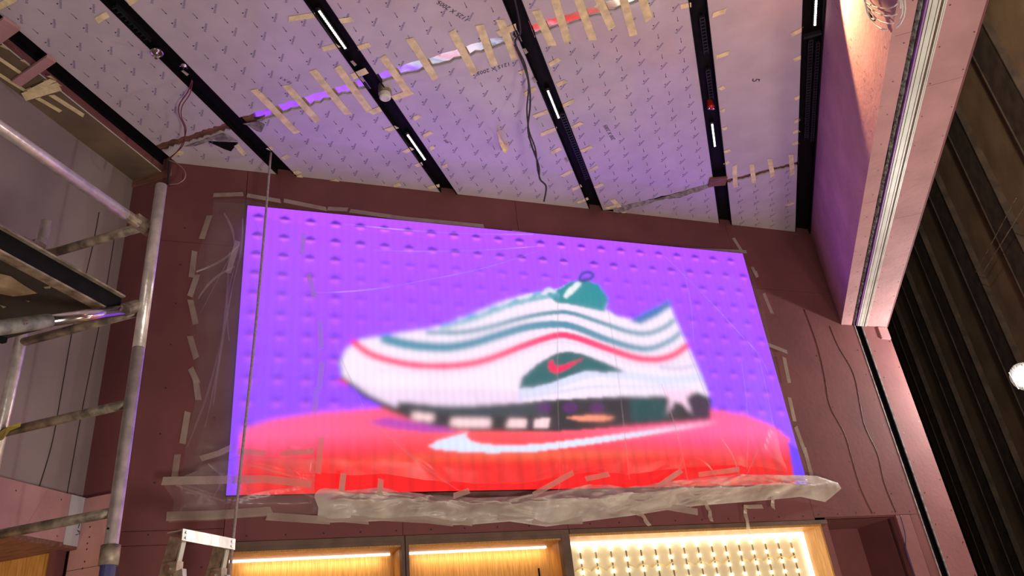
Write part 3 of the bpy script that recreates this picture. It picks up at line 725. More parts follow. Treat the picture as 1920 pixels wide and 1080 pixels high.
def folds(parent, segs, off, wd=.010):
    for a_, b_ in segs:
        A_, B_ = wp(*a_, off), wp(*b_, off); k = 8; V = []; F = []
        d = (B_-A_)/np.linalg.norm(B_-A_); e = np.cross(d, nn)*wd/2; sd_ = np.cross(d, nn)*nrng.uniform(-.03, .03)
        for i in range(k+1):
            t = i/k; c = A_+(B_-A_)*t+sd_*math.sin(math.pi*t); ww = .35+.65*math.sin(math.pi*min(max(t, .05), .95))
            V += [c-e*ww, c+e*ww-nn*.006]
        for i in range(k): F.append((2*i, 2*i+2, 2*i+3, 2*i+1))
        mesh('film_fold', V, F, M['fold'], parent, smooth=True)
folds(sheet, fsegs+[((640, 420), (1000, 440)), ((700, 470), (1010, 462)), ((1280, 500), (1300, 640)), ((1350, 820), (1385, 890)), ((1310, 860), (1345, 900)), ((1420, 660), (1450, 800)), ((1250, 560), (1330, 760))], .105)
folds(side2, [((455, 410), (440, 520)), ((440, 520), (400, 760)), ((430, 470), (385, 800)), ((368, 510), (450, 458)), ((372, 560), (440, 500)), ((520, 400), (565, 480)), ((410, 660), (350, 840)), ((500, 640), (515, 700)), ((420, 400), (440, 460))], .12, .014)
folds(patch, [((390, 870), (470, 930)), ((470, 870), (590, 900)), ((330, 910), (440, 945)), ((520, 860), (560, 900)), ((420, 945), (560, 915)), ((440, 880), (400, 935)), ((540, 905), (596, 935))], .135, .012)
def wtape(pts, wd, parent, off=.012, mt='tapefilm', curl=0.):
    P = [np.asarray(wp(x, y, off), float) for x, y in pts]; V = []; F = []
    Q = []
    for i in range(len(P)-1):
        for k in range(4): Q.append(P[i]+(P[i+1]-P[i])*k/4)
    Q.append(P[-1])
    for i, p in enumerate(Q):
        d = Q[min(i+1, len(Q)-1)]-Q[max(i-1, 0)]; d /= np.linalg.norm(d)+1e-9
        e = np.cross(d, nn)*wd/2; k = nrng.uniform(-.2, .2)*wd if i in (0, len(Q)-1) else 0
        lift = -nn*(curl*math.sin(i*1.7)+nrng.uniform(0, .002))
        V += [p-e+d*k+lift, p+e-d*k+lift*.4]
    for i in range(len(Q)-1): F.append((2*i, 2*i+2, 2*i+3, 2*i+1))
    return mesh('tape_strip', V, F, M[mt], parent)
TW = .034
for p in ([(400, 366), (456, 364)], [(463, 366), (526, 377)], [(532, 376), (612, 392)], [(614, 391), (652, 393)], [(656, 395), (760, 410), (907, 424)], [(960, 434), (1060, 450)], [(1060, 450), (1240, 466), (1400, 472)], [(1375, 446), (1390, 470)],
          [(393, 404), (378, 448)], [(365, 471), (359, 520)], [(370, 515), (356, 556)], [(357, 562), (367, 608)], [(356, 630), (368, 672)], [(357, 690), (370, 718)], [(367, 712), (372, 750)], [(352, 772), (342, 832)], [(333, 852), (327, 896)],
          [(1410, 500), (1420, 520), (1416, 508)], [(1432, 550), (1448, 588)], [(1400, 634), (1440, 646), (1476, 660)], [(1470, 670), (1480, 718)], [(1480, 745), (1490, 790)], [(1492, 800), (1510, 850)], [(1508, 840), (1524, 900)]):
    wtape(p, TW, sheet)
for p in ([(1075, 886), (1000, 928)], [(1142, 889), (1098, 898)], [(1278, 882), (1228, 916)], [(644, 888), (640, 922)], [(714, 898), (712, 932)], [(880, 920), (850, 930)], [(1310, 890), (1386, 880)]): wtape(p, TW, sheet, .11)
for p in ([(446, 452), (428, 512)],): wtape(p, TW, side2, .07)
for p in ([(569, 438), (566, 478)], [(578, 513), (590, 558)], [(600, 600), (602, 655)], [(604, 678), (598, 730)], [(594, 728), (590, 772)], [(603, 820), (596, 888)]): wtape(p, TW, side2, .10)
for p in ([(376, 860), (410, 850), (440, 836)], [(446, 846), (498, 850)], [(526, 850), (588, 846)]): wtape(p, TW, patch, .09)
wtape([(304, 902), (400, 900), (500, 898), (584, 908)], .045, patch, .125)
wtape([(312, 968), (400, 966), (510, 958)], .05, patch, .02)
for p in ([(500, 968), (560, 972), (620, 976)], [(620, 970), (690, 976)], [(690, 968), (800, 974), (850, 980)], [(800, 968), (886, 980)], [(935, 970), (1000, 966)], [(1000, 977), (1092, 976)], [(1180, 955), (1250, 950), (1308, 960)]): wtape(p, .045, sheet, .03)
# loose tails of tape hanging below the hem
for p in ([(1180, 955), (1204, 966), (1218, 986)], [(1292, 948), (1322, 940), (1330, 958), (1334, 978)], [(1448, 932), (1450, 954)], [(1430, 950), (1396, 950), (1400, 975), (1408, 1014)]): wtape(p, .028, sheet, .035, curl=.008)

# ------------------------------------------------------------------ ceiling service channels
def channel(p0, p1, q0, label, leds=(), grilles=(), extra=None):
    root = empty('ceiling_channel', ((p0+p1)/2, q0, ZC), label=label, cat='light channel', group='black service channels between the ceiling boards')
    q1a, q1b = wallq(p0)-.006, wallq(p1)-.006
    top = MB().poly([(p0, q0, ZC+.045), (p1, q0, ZC+.045), (p1, q1b, ZC+.045), (p0, q1a, ZC+.045)], Z1, .01).build('channel_back', M['black'], root)
    MB().poly([(p0, q0, ZC-.004), (p0+.006, q0, ZC-.004), (p0+.006, q1a, ZC-.004), (p0, q1a, ZC-.004)], Z1, .05).build('channel_side', M['black'], root)
    MB().poly([(p1-.006, q0, ZC-.004), (p1, q0, ZC-.004), (p1, q1b, ZC-.004), (p1-.006, q1b, ZC-.004)], Z1, .05).build('channel_side', M['black'], root)
    for (x0, y0, x1, y1) in leds:
        a, b = cp(x0, y0, ZC+.012), cp(x1, y1, ZC+.012); pc = (a[0]+b[0])/2
        bar = MB().box(pc-.014, pc+.014, a[1]-.02, b[1]+.02, ZC+.016, ZC+.045).build('led_bar', M['black'], root)
        mb = MB(); k = max(6, int((b[1]-a[1])/.018))
        for i in range(k):
            q = a[1]+(b[1]-a[1])*(i+.5)/k; mb.box(pc-.0055, pc+.0055, q-.0055, q+.0055, ZC+.010, ZC+.016)
        setp(mb.build('led_dots', M['led'], bar), kind='stuff')
    for (x0, y0, x1, y1, wd) in grilles:
        a, b = cp(x0, y0, ZC+.015), cp(x1, y1, ZC+.015); pc = (a[0]+b[0])/2
        fr = MB().box(pc-wd/2, pc-wd/2+.004, a[1], b[1], ZC+.008, ZC+.045).box(pc+wd/2-.004, pc+wd/2, a[1], b[1], ZC+.008, ZC+.045).build('grille_frame', M['grille'], root)
        k = int((b[1]-a[1])/.028); q = a[1]
        for i in range(k):
            q = a[1]+(b[1]-a[1])*i/k
            MB().box(pc-wd/2+.004, pc+wd/2-.004, q, q+.009, ZC+.010, ZC+.030).build('grille_slat', M['grille'], fr)
    return root
ch1 = channel(-2.602, -2.49, 1.0, 'leftmost long black ceiling channel, unlit, with a dark slotted grille', grilles=[(212, 14, 276, 80, .045)])
ch2 = channel(-1.637, -1.528, 1.0, 'black ceiling channel carrying two lit LED strips and a round detector', leds=[(598, 20, 648, 92), (763, 253, 798, 300)])
ch3 = channel(-.632, -.530, 1.0, 'black ceiling channel with dark cables hanging from it and twin slotted grilles', leds=[(1027, 170, 1048, 222)], grilles=[(1047, 215, 1108, 335, .034), (1062, 210, 1122, 335, .034)])
ch4 = channel(.368, .474, 1.0, 'black ceiling channel with a red lamp and a small brown board across it', leds=[(1335, 233, 1341, 275)], grilles=[(1316, 32, 1324, 100, .03), (1327, 130, 1334, 186, .03)])
ch5 = channel(1.016, 1.148, 1.0, 'rightmost black ceiling channel against the pink bulkhead with long slots', leds=[(1530, -30, 1530, 48)], grilles=[(1519, 75, 1512, 260, .03), (1533, 80, 1523, 265, .025)])
MB().box(1.03, 1.14, cp(1525, 66)[1], cp(1525, 70)[1], ZC+.002, ZC+.03).build('cross_plate', M['grille'], ch5)
# small pieces of tape and wrinkled film stuck in channel 3 and 2
for (x, y, par) in ((985, 95, ch3), (1002, 150, ch3), (663, 118, ch2), (679, 148, ch2), (347, 136, ch1), (1062, 300, ch3)):
    c = cp(x, y, ZC-.006); mesh('tape_scrap', [c+A3(v) for v in ((-.012, -.02, 0), (.008, -.025, -.006), (.012, .02, 0), (-.006, .025, -.004))], [(0, 1, 2, 3)], M['tapegrey'], par)
# gap beside the left soffit
# detectors and lamps in the channels
def lathe(prof, c, n=20, ax=Z1):
    mb = MB(); b = 0; V = []; F = []
    for r_, z_ in prof:
        for k in range(n): V.append((c[0]+r_*math.cos(2*math.pi*k/n), c[1]+r_*math.sin(2*math.pi*k/n), c[2]+z_))
    for i in range(len(prof)-1):
        for k in range(n): F.append((i*n+k, i*n+(k+1) % n, (i+1)*n+(k+1) % n, (i+1)*n+k))
    F.append(tuple(range(n))); F.append(tuple((len(prof)-1)*n+k for k in range(n))[::-1]); mb.add(V, F); return mb
c = cp(722, 176, ZC-.02)
det = empty('smoke_detector', (c[0], c[1], ZC-.06), label='round beige ribbed detector in the second lit channel', cat='detector')
lathe([(.043, .105), (.043, .07), (.040, .066), (.043, .06), (.040, .055), (.043, .05), (.040, .045), (.042, .038)], (c[0], c[1], ZC-.06), 24).build('detector_body', M['aluold'], det, smooth=False)
lathe([(.036, .038), (.036, .008), (.028, .0), (.020, .0), (.018, .004), (.008, .004)], (c[0], c[1], ZC-.06), 24).build('detector_cap', M['cablewhite'], det)
c = cp(294, 100, ZC-.01)
det = empty('spot_lamp', (c[0], c[1], ZC-.05), label='clear round reflector lamp with chrome rim in the leftmost channel', cat='lamp')
mbr = MB(); mbr.tube([(c[0]+.032*math.cos(t), c[1]+.032*math.sin(t), ZC-.005) for t in np.linspace(0, 2*math.pi, 25)], .0045, 8); mbr.build('lamp_rim', M['chrome'], det)
lathe([(.030, .045), (.022, .06), (.010, .07)], (c[0], c[1], ZC-.05), 18).build('reflector', M['chrome'], det)
lathe([(.004, .05), (.012, .03), (.013, .012), (.008, .0)], (c[0], c[1], ZC-.05), 14).build('bulb', M['chrome'], det)
MB().tube([(c[0], c[1], ZC+.0), (c[0], c[1], ZC+.045)], .008, 8).build('lamp_stem', M['black'], det)
c = cp(345, 124, ZC+.0)
det = empty('sprinkler_head', (c[0], c[1], ZC-.01), label='small chrome sprinkler deflector at the edge of the leftmost channel', cat='sprinkler')
lathe([(.006, .055), (.006, .02), (.016, .016), (.018, .012), (.006, .0)], (c[0], c[1], ZC-.01), 12).build('sprinkler_body', M['chrome'], det)
for k in range(5):
    t = k*1.2; MB().tube([(c[0]+.010*math.cos(t), c[1]+.01*math.sin(t), ZC+.004), (c[0]+.024*math.cos(t), c[1]+.024*math.sin(t), ZC-.002)], .0028, 6).build('deflector_tooth', M['chrome'], det)
c = cp(1333, 201, ZC-.01)
det = empty('red_lamp', (c[0], c[1], ZC-.03), label='small red and white lamp in the channel near the brown board', cat='lamp')
lathe([(.020, .075), (.024, .03), (.024, .018), (.014, .008)], (c[0], c[1], ZC-.03), 16).build('lamp_body', M['red'], det)
for s in (-1, 1): lathe([(.010, .012), (.010, .004), (.005, .0)], (c[0]+s*.014, c[1]+s*.008, ZC-.03), 10).build('lens', M['chrome'], det)
bd = MB().obox((cp(1345, 338)+A3([0, 0, -.012])), (.066, .02, 0), (-.012, .05, 0), (0, 0, .008)).build('cover_board', M['timber'])
setp(bd, label='small red-brown board fixed across the channel near the wall', cat='board')

# cables
def cable(name, pts, r, mt, label, cat='cable', n=6, sm=6):
    return setp(MB().tube(smooth_pts(pts, sm), r, n).build(name, M[mt], smooth=True), label=label, cat=cat)
def zdrop(pxs, p, q0, dq=0.):
    out = []
    for x, y in pxs:
        v = ray(x, y); t = (q0)/v[1]; out.append(CAM+v*t)
    return out
top_ = cp(968, 12, ZC-.005); Q3 = cp(992, 110)[1]
a = [cp(962, -12, ZC-.01), cp(970, 20, ZC-.015), cp(976, 60, ZC-.03), cp(966, 80, ZC-.03), cp(984, 120, ZC-.06), cp(993, 165, ZC-.10)]
tail = [(994, 200), (990, 240), (996, 270), (1010, 310), (1012, 335), (1024, 350), (1020, 378)]
zz_ = [ZC-.13, ZC-.19, ZC-.25, ZC-.32, ZC-.37, ZC-.41, ZC-.47]
cable('hanging_cable', a+[cp(x, y, z) for (x, y), z in zip(tail, zz_)], .006, 'cableblack', 'long dark cable dangling from the channel with twin grilles to above the screen')
tail2 = [(988, 205), (992, 245), (1004, 280), (1008, 318), (1014, 338)]
cable('hanging_cable', [cp(965, 84, ZC-.03), cp(990, 150, ZC-.09)]+[cp(x, y, z) for (x, y), z in zip(tail2, (ZC-.14, ZC-.20, ZC-.27, ZC-.33, ZC-.375))], .005, 'cableblack', 'shorter dark cable twisted beside the long dangling one')
w1 = [(360, 150), (352, 172), (337, 195), (336, 215), (346, 240), (344, 270), (328, 288), (314, 298)]
cable('hanging_cable', [cp(x, y, ZC-.01-.02*i) for i, (x, y) in enumerate(w1)], .0035, 'cablered', 'dark red wire pair strand drooping from the leftmost channel to the corner')
w2 = [(361, 152), (356, 176), (342, 198), (340, 218), (349, 242), (342, 268), (332, 284), (318, 298)]
cable('hanging_cable', [cp(x, y, ZC-.012-.02*i) for i, (x, y) in enumerate(w2)], .003, 'cablered', 'second thin red wire twisted around the drooping red strand')
lp = [(316, 300), (334, 308), (347, 322), (346, 335), (334, 344), (318, 346)]
cable('loop_wire', [yp(x, y, QR-.05) for x, y in lp], .003, 'tapegrey', 'thin tan wire looping off the wall corner above the scaffold pole', 'wire')
cable('loop_wire', [yp(x-4, y+3, QR-.04) for x, y in lp[2:]], .0025, 'cablered', 'fine reddish wire nested inside the tan loop', 'wire')
MB_ = MB().tube([yp(318, 300, QR-.04), yp(314, 345, QR-.04)], .007, 6)
setp(MB_.build('grey_conduit', M['grille']), label='short dark conduit running down the wall corner to the scaffold pole', cat='conduit')
rb = cp(508, 285); rbot = A3([-2.60, 3.59, 2.0]); 
cable('hanging_rope', [rb, rb*.6+rbot*.4+A3([.012, 0, 0]), rbot, A3([-2.61, 3.58, .02])], .0075, 'cablegrey', 'long pale vertical rope hanging from the ceiling in front of the screen', 'rope')
for pts, lab in (([(1508, 580), (1530, 640), (1545, 700), (1556, 760), (1583, 812), (1598, 862), (1614, 915), (1636, 962)], 'wavy dark wire down the wall right of the screen, nearer the screen'),
                 ([(1556, 612), (1572, 650), (1600, 700), (1613, 760), (1622, 800), (1645, 850), (1658, 905), (1680, 960)], 'wavy dark wire down the wall right of the screen, nearer the guide rail')):
    cable('wall_wire', [wp(x, y, .001) for x, y in pts], .0022, 'cableblack', lab, 'wire')
cable('wall_wire', [wp(1688, 966, .01), wp(1697, 1000, .02), wp(1700, 1035, .02), wp(1718, 1085, .02)], .0035, 'cableblue', 'thin blue-grey wire hanging across the dark niche', 'wire')
for pts, lab in (([(186, 398), (172, 470), (140, 600), (118, 720), (98, 830), (72, 918)], 'thin wavy wire down the grey left wall, the one further left'),
                 ([(214, 450), (196, 560), (172, 680), (150, 790), (126, 925)], 'thin wavy wire down the grey left wall, beside the corner')):
    cable('wall_wire', [xp(x, y, PL+.003) for x, y in pts], .0022, 'grille', lab, 'wire')
# coil of white cable at the top right
mbw = MB()
for k in range(4):
    cx_, cy_, rx, ry, an = 1648+k*4, -8+k*5, 38+4*k, 22+5*k, .3+.35*k
    pts = []
    for t in np.linspace(.2, 6.0, 20):
        X_, Y_ = rx*math.cos(t), ry*math.sin(t)
        pts.append(xp(cx_+X_*math.cos(an)-Y_*math.sin(an), cy_+X_*math.sin(an)+Y_*math.cos(an), BX0-.02-.012*k))
    mbw.tube(pts, .0035, 6)
coil = mbw.build('cable_coil', M['cablewhite'], smooth=True)
setp(coil, label='loose coil of white cable hanging on the bulkhead', cat='cable')
MB().tube([xp(1628, 12, BX0-.03), xp(1634, 34, BX0-.03), xp(1640, 38, BX0-.03)], .006, 6).build('cable_end', M['cableblack'], coil)

# timber blocks and tape bundle at the top left soffit
def tbox(x0, y0, x1, y1, wd, z, th, name, mt, **k):
    a, b = cp(x0, y0, z), cp(x1, y1, z); d = b-a; l = np.linalg.norm(d); d /= l; e = np.cross(Z1, d)
    return MB().obox((a+b)/2+Z1*th/2, d*l/2, e*wd/2, Z1*th/2).build(name, M[mt], **k)
pb = tbox(30, 158, 96, 112, .052, ZS-.03, .02, 'pink_batten', 'pink'); setp(pb, label='pink board offcut bridging the black gap beside the tape bundle', cat='board')
pb2 = tbox(-22, 78, 22, 46, .09, ZS-.03, .02, 'pink_batten', 'pink'); setp(pb2, label='pink board offcut at the top left picture edge', cat='board')
def ttape(x0, y0, x1, y1, par, wd=.03, z=ZS-.004): return tape(x0, y0, x1, y1, wd, par, z)
tb = empty('tape_bundle', cp(75, 172, ZS-.01), label='bundle of yellowish masking tape strips stuck around the pink offcut', cat='tape')
for x0, y0, x1, y1, wd in ((70, 184, 114, 209, .03), (96, 178, 157, 217, .034), (-4, 108, 46, 142, .026), (-4, 138, 50, 172, .026), (84, 150, 98, 160, .03), (52, 165, 72, 182, .04)):
    ttape(x0, y0, x1, y1, tb, wd)
ttape(44, 182, 112, 162, tb, .06, ZS-.034); ttape(55, 172, 100, 150, tb, .03, ZS-.036)
for x, y in ((38, 190), (98, 145), (108, 156), (48, 115), (10, 88)):
    c = cp(x, y, ZS-.02); mesh('tape_strip', [c+A3(v) for v in ((-.022, -.018, .0), (.014, -.024, -.012), (.022, .016, -.02), (-.012, .02, .004))], [(0, 1, 2, 3)], M['tape'], tb)

# ------------------------------------------------------------------ scaffold tower
PA, PBx, QA = -2.212, -2.858, 2.357
sc = empty('scaffold_tower', ((PA+PBx)/2, QA, 0), label='grey steel tube scaffold tower standing at the left', cat='scaffold')
R_ = .025
def upright(p, q, ztop, joint):
    o = MB().tube([(p, q, .02), (p, q, joint-.001)], R_, 18).tube([(p, q, joint+.001), (p, q, ztop)], R_, 18).build('upright', M['galv'], sc, smooth=True)
    MB().tube([(p, q, joint-.004), (p, q, joint+.004)], R_*.97, 16).build('joint_seam', M['void'], o)
    return o
uA = upright(PA, QA, 3.855, 3.03); uB = upright(PBx, QA, 3.845, 2.2)
MB().tube([(PA, QA, 2.175), (PA, QA, 2.245)], [.034, .034], 18).build('collar', M['galvold'], uA, smooth=True)
MB().tube([(PA, QA, 2.0), (PA, QA, 2.176)], .0265, 16).build('painted_spigot', M['cableblue'], uA)
MB().tube([(PA+.0, QA-.026, 2.30), (PA, QA-.0245, 2.301)], .005, 8).build('pin_hole', M['void'], uA)
for p in (PA, PBx): upright(p, .45, 3.855, 3.03)
RZ = (3.648, 3.205, 2.792, 2.366, 1.94, 1.51, 1.08, .65, .25)
for i, z in enumerate(RZ):
    for q in (QA, .45):
        MB().tube([(PBx, q, z), (PA, q, z)], .019 if i else .021, 12).build('rung', M['galvold'], sc, smooth=True)
# guard rails running toward the viewer, clamped on the top rung
def rail(p, z, name='guard_rail', mt='galv', q1=QA-.06):
    o = MB().tube([(p, .45, z), (p, q1, z)], .024, 14).build(name, M[mt], sc, smooth=True)
    MB().obox((p, QA-.03, z+.008), (.02, 0, 0), (0, .05, 0), (0, 0, .026)).tube([(p-.028, QA-.01, z+.01), (p+.028, QA-.01, z+.01)], .02, 10).build('clamp', M['galvold'], o)
    MB().tube([(p+.0, QA-.13, z), (p, QA-.07, z)], .0255, 12).build('painted_end', M['aluold'], o)
    return o
rail(PA-.045, 3.625); rail(PBx+.03, 3.655)
a, b = A3([PA-.03, 2.27, 3.175]), A3([PA-.03, 1.741, 2.868]); d = b-a
br = MB().tube([a, a+d*.62], .0235, 14).build('brace', M['chrome'], sc, smooth=True)
MB().tube([a+d*.62, a+d*2.4], .027, 14).build('green_sleeve', M['greentube'], br, smooth=True)
MB().tube([a-d*.02+A3([0, .0, 0]), a-d*.14+A3([.0, 0, .012])], .028, 12).build('hook', M['galvold'], br)
for k in (-1, 1):
    MB().tube([a+d*.03+A3([.02, -.012, .006*k]), a+d*.03+A3([.028, -.016, .006*k])], .006, 8).build('rivet', M['chrome'], br)
for k in range(4):
    c = a+d*(.80+.02*(k % 2))+A3([.024, -.010, -.008+.012*(k//2)]); MB().tube([c, c+A3([.004, -.003, 0])], .0035, 6).build('rivet', M['chrome'], br)
# platform lying on the second rung
pf = empty('scaffold_platform', ((PA+PBx)/2, 1.4, 3.15), label='dark worn scaffold deck with peeling paint lying on the tower rungs', cat='platform')
MB().box(PBx+.03, PA-.06, .45, QA-.10, 3.175, 3.20).build('deck', M['deck'], pf)
MB().box(PA-.062, PA-.058+.02, .45, QA-.09, 3.155, 3.235).build('side_channel', M['black'], pf)
MB().box(PA-.062, PA-.02, .45, QA-.09, 3.232, 3.24).build('channel_flange', M['galvold'], pf)
MB().box(PA-.075, PA-.03, .45, QA-.09, 3.148, 3.156).build('channel_flange', M['galvold'], pf)
MB().box(PBx+.02, PBx+.045, .45, QA-.10, 3.155, 3.235).build('side_channel', M['black'], pf)
for poly in ([(-5, 512), (20, 518), (45, 535), (70, 550), (45, 554), (25, 556), (-5, 550)], [(82, 538), (96, 536), (94, 541), (84, 541)], [(47, 563), (56, 564), (54, 567)], [(0, 572), (12, 575), (6, 578)]):
    q = [cp(x, y, 3.1735) for x, y in poly]; mesh('paint_chip', q, [tuple(range(len(q)))], M['paintchip'], pf)
# yellow tie on a rung
yt = [yp(x, y, QA-.024-.006*(i % 3)) for i, (x, y) in enumerate([(-4, 812), (14, 800), (40, 792), (38, 800), (18, 808), (6, 824), (-4, 828)])]
o = mesh('yellow_tie', yt, [(0, 1, 4, 5, 6), (1, 2, 3, 4)], M['yellow']); setp(o, label='torn yellow plastic tie wrapped on a scaffold rung', cat='tie')
cable('wall_wire', [yp(236, 875, QR-.06), yp(230, 930, QR-.10), yp(214, 985, QR-.16), yp(214, 1030, QR-.16), yp(222, 1085, QR-.16)], .0035, 'cableblue', 'thin dark blue wire hanging just right of the scaffold pole', 'wire')

# ------------------------------------------------------------------ step ladder
def ray_t(x, y, t): return CAM+ray(x, y)*t
l0, l1 = ray_t(338, 1006, 3.50), ray_t(431, 1020, 3.78)
l1[2] = l0[2] = (l0[2]+l1[2])/2
lc = (l0+l1)/2; e1 = (l1-l0); LW = np.linalg.norm(e1); e1 /= LW; e2 = np.cross(Z1, e1)   # e2 points left (-x)
if e2[0] > 0: e2 = -e2
lad = empty('step_ladder', (lc[0], lc[1], 0), label='worn aluminium folding step ladder below the screen', cat='ladder')
cap = MB().obox(lc-e2*.02, e1*(LW/2+.012), e2*.003, Z1*.026).obox(lc+Z1*.024+e2*.03, e1*(LW/2+.0), e2*.05, Z1*.003).build('top_cap', M['alu'], lad)
for s in (-1, 1):
    for k in (-1, 1):
        c = lc+e1*s*(LW/2-.012)-e2*.024+Z1*.012*k; MB().tube([c, c-e2*.004], .006, 8).build('rivet', M['chrome'], cap)
zt = lc[2]
for s in (-1, 1):
    top = lc+e1*s*(LW/2-.02)
    def leg(sp, f0, f1, wd, th, mt, name, ofs):
        a = top+e2*ofs+e2*sp*f0+Z1*(-zt*f0*0-0)*1; b_ = top+e2*ofs+e2*sp
        A_ = top+e2*ofs+(e2*sp-Z1*zt)*f0; B_ = top+e2*ofs+(e2*sp-Z1*zt)*f1
        dd = B_-A_; l = np.linalg.norm(dd); dd /= l; x_ = np.cross(e1, dd)
        return MB().obox((A_+B_)/2, dd*l/2, x_*wd/2, e1*th/2).build(name, M[mt], lad)
    leg(.62, .0, .995, .07, .024, 'aluold', 'back_rail', .035)
    leg(.42, -.004, .06, .010, .026, 'alu', 'rail_edge', -.006)
    leg(-.45, .062, .995, .05, .026, 'alu', 'front_rail', .03)
    c = top+e2*.05-Z1*.135
    hb = MB().obox(c, e1*.02, e2*.045, Z1*.026).build('hinge', M['aluold'], lad)
    MB().tube([c-e1*.028, c+e1*.028], .014, 12).build('hinge_pin', M['chrome'], hb)
for f in np.arange(.18, .95, .115):
    A_ = lc+e2*.035+(e2*.62-Z1*zt)*f; MB().obox(A_, e1*(LW/2-.01), e2*.02, Z1*.012).build('rung', M['alu'], lad)
    A_ = lc+e2*.03+(-e2*.45-Z1*zt)*f; MB().obox(A_, e1*(LW/2-.01), e2*.03, Z1*.012).build('rung', M['alu'], lad)

# ------------------------------------------------------------------ display units below the screen
def unit(X0, X1, label, jl, jr, dep=.2):
    root = empty('display_cabinet', WP((X0+X1)/2, 0, 0), label=label, cat='cabinet', group='lit oak display cabinets under the screen')
    zt_ = 2.522
    MB().wbox(X0, X1, zt_-.03, zt_, -.05, .012).build('head_rail', M['darkframe'], root)
    MB().wbox(X0, X1, zt_-.06, zt_-.05, -dep, -.0).build('top_panel', M['oak'], root)
    MB().wbox(X0, X1, zt_-.05, zt_-.03, -.02, .01).build('top_lip', M['darkframe'], root)
    bk = MB().wbox(X0, X1, 0, zt_-.05, -dep-.02, -dep).build('back_panel', M['oak'], root)
    for xa, xb, mt in ((X0, X0+jl, 'darkframe'), (X1-jr, X1, 'darkframe')):
        MB().wbox(xa, xb, 0, zt_-.03, -.05, .012).build('stile', M[mt], root)
    MB().wbox(X1-jr, X1-jr+.015, 0, zt_-.06, -dep, -.05).build('side_panel', M['oak'], root)
    MB().wbox(X0+jl-.015, X0+jl, 0, zt_-.06, -dep, -.05).build('side_panel', M['oak'], root)
    MB().wbox(X0+jl+.0, X1-jr-.03, zt_-.072, zt_-.060, -dep+.0, -dep+.014).build('led_line', M['ledline'], root)
    MB().wbox(X1-jr-.10, X1-jr-.09, 1.2, 2.33, -dep, -dep+.006).build('shelf_slot', M['void'], bk)
    c = WP((X0+X1)/2, zt_-.09, -dep+.05)
    l = bpy.data.lights.new('cabinet_strip', 'AREA'); l.shape = 'RECTANGLE'; l.size = X1-X0-.2; l.size_y = .01; l.energy = .9; l.color = (1, .76, .42)
    lo = bpy.data.objects.new('cabinet_strip', l); COL.objects.link(lo); lo.location = tuple(c)
    mx = Matrix.Identity(4); dn = -Z1*.8+nn*.6
    zax = -dn; xax = hh; yax = np.cross(zax, xax)
    for i in range(3): mx[i][0], mx[i][1], mx[i][2], mx[i][3] = xax[i], yax[i], zax[i], c[i]
    lo.matrix_world = mx
    return root
unit(-.012, .985, 'lit oak display cabinet behind the step ladder', .03, .02)
unit(.99, 2.04, 'lit oak display cabinet in the middle, left of the light box', .02, .055)
# light box
LX0, LX1, LD = 2.045, 3.995, .2
lbx = empty('light_box', WP((LX0+LX1)/2, 0, 0), label='open oak framed light box full of bright LED bulb strings', cat='light box')
MB().wbox(LX0, LX1+.07, 2.495, 2.522, -.05, .012).build('head_rail', M['darkframe'], lbx)
MB().wbox(LX0, LX1, 2.480, 2.495, -LD, .0).build('oak_head', M['oak'], lbx)
MB().wbox(LX1, LX1+.016, 0, 2.495, -LD, .004).build('oak_jamb', M['oak'], lbx)
MB().wbox(LX1+.016, LX1+.07, 0, 2.495, -.05, .006).build('stile', M['pinkdark'], lbx)
MB().wbox(LX0, LX1, 0, 2.48, -LD-.02, -LD).build('back_panel', M['cream'], lbx)
MB().wbox(LX0, LX1-.03, 2.455, 2.478, -LD, -LD+.025).build('light_frame', M['ledline'], lbx)
MB().wbox(LX1-.03, LX1-.008, 0, 2.478, -LD, -LD+.025).build('light_frame', M['ledline'], lbx)
cols = np.linspace(2.193, 3.872, 16)
for gi in range(16):
    X = cols[gi]
    stn = MB().wbox(X-.003, X+.003, 1.2, 2.432, -LD, -LD+.004).build('led_string', M['cream'], lbx)
    for r_ in range(6):
        z = 2.429-.0705*r_
        lathe_c = WP(X, z, -LD+.012)
        mbd = MB(); n_ = 10
        rings = [(.006, .0), (.007, .004), (.005, .009)]
        Vv_ = []; Ff_ = []
        for rr_, oo in rings:
            for k in range(n_): Vv_.append(WP(X+rr_*math.cos(2*math.pi*k/n_), z+rr_*math.sin(2*math.pi*k/n_), -LD+.004+oo))
        for i in range(2):
            for k in range(n_): Ff_.append((i*n_+k, i*n_+(k+1) % n_, (i+1)*n_+(k+1) % n_, (i+1)*n_+k))
        Ff_.append(tuple(2*n_+k for k in range(n_))); mbd.add(Vv_, Ff_); mbd.build('led_bulb', M['ledwarm'], stn)
        MB().wbox(X-.004, X+.004, z-.058, z-.018, -LD, -LD+.006).build('clip', M['aluold'], stn)
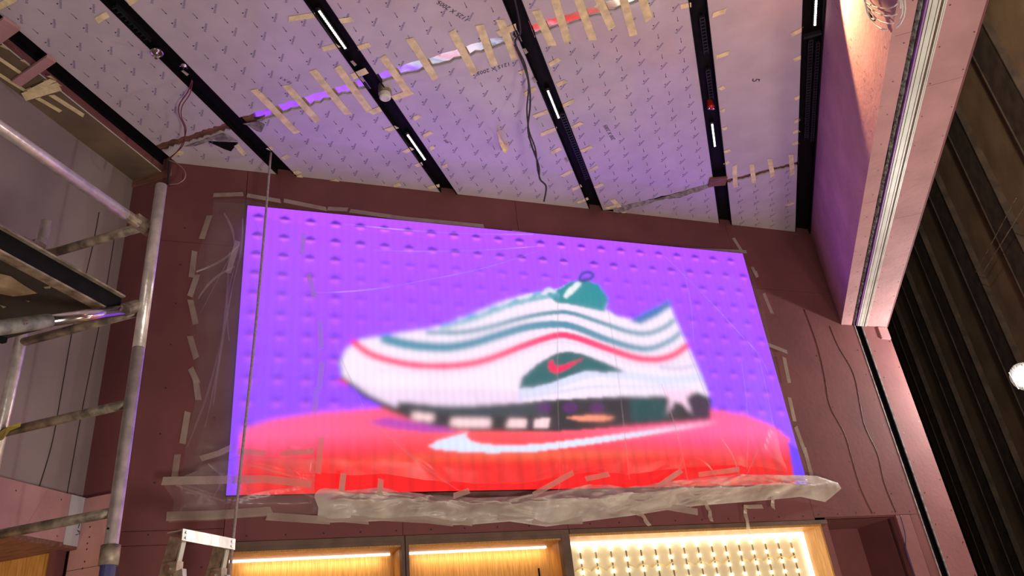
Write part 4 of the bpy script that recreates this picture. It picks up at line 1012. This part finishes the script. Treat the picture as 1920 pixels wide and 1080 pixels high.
for g0, g1 in ((-1, 2), (3, 6), (7, 10), (11, 15)):
    pts = []
    for k in range(g0, g1+1):
        X = cols[k] if k >= 0 else LX0+.03
        pts.append(WP(X, 2.318, -LD+.012))
        if k < g1:
            Xn = cols[k+1]; pts += [WP(X+(Xn-X)*.3, 2.308, -LD+.012), WP((X+Xn)/2, 2.290, -LD+.012), WP(X+(Xn-X)*.7, 2.308, -LD+.012)]
    MB().tube(pts, .0042, 6).build('link_wire', M['tape'], lbx)
l = lamp('light_box_glow', 'AREA', tuple(WP(3.0, 2.2, -LD+.06)), 4, (1, .92, .72), tuple(WP(3.0, 2.6, 3)), shape='RECTANGLE', size=1.7, size_y=.4)

# ------------------------------------------------------------------ flood light beyond the opening
fl = empty('flood_light', tuple(LAMP-A3([0, 0, .12])), label='bright white work light hanging at the right picture edge', cat='lamp')
fdir = A3([-.62, -.72, -.28]); fdir /= np.linalg.norm(fdir); fa = np.cross(fdir, Z1); fa /= np.linalg.norm(fa); fb = np.cross(fa, fdir)
def disc(c, r0, r1, d0, d1, n_=20):
    mb = MB(); V_ = []
    for r_, d_2 in ((r0, d0), (r1, d1)):
        for k in range(n_): V_.append(c+fdir*d_2+r_*(math.cos(2*math.pi*k/n_)*fa+math.sin(2*math.pi*k/n_)*fb))
    mb.add(V_, [(k, (k+1) % n_, n_+(k+1) % n_, n_+k) for k in range(n_)]+[tuple(range(n_))[::-1], tuple(n_+k for k in range(n_))]); return mb
disc(LAMP, .06, .12, -.12, .0).build('housing', M['alu'], fl)
disc(LAMP, .09, .085, .001, .018).build('lens', M['floodlens'], fl)
for k in range(-2, 3):
    hw = math.sqrt(.11**2-(.04*k)**2); MB().tube([LAMP+fdir*.045+fa*.04*k+fb*t*hw for t in (-1, -.5, 0, .5, 1)], .004, 6).build('guard_wire', M['alu'], fl)
MB().tube([LAMP-fdir*.1, LAMP-fdir*.1+A3([.05, .05, .12]), A3([PD-.08, LAMP[1]+.2, LAMP[2]+.3])], .012, 8).build('bracket', M['black'], fl)
mbf = MB().tube(smooth_pts([LAMP-fdir*.12, LAMP+A3([.05, .05, -.25]), LAMP+A3([.02, .1, -.6]), LAMP+A3([.08, .12, -1.3])], 6), .008, 6); mbf.build('power_lead', M['cableblack'], fl)
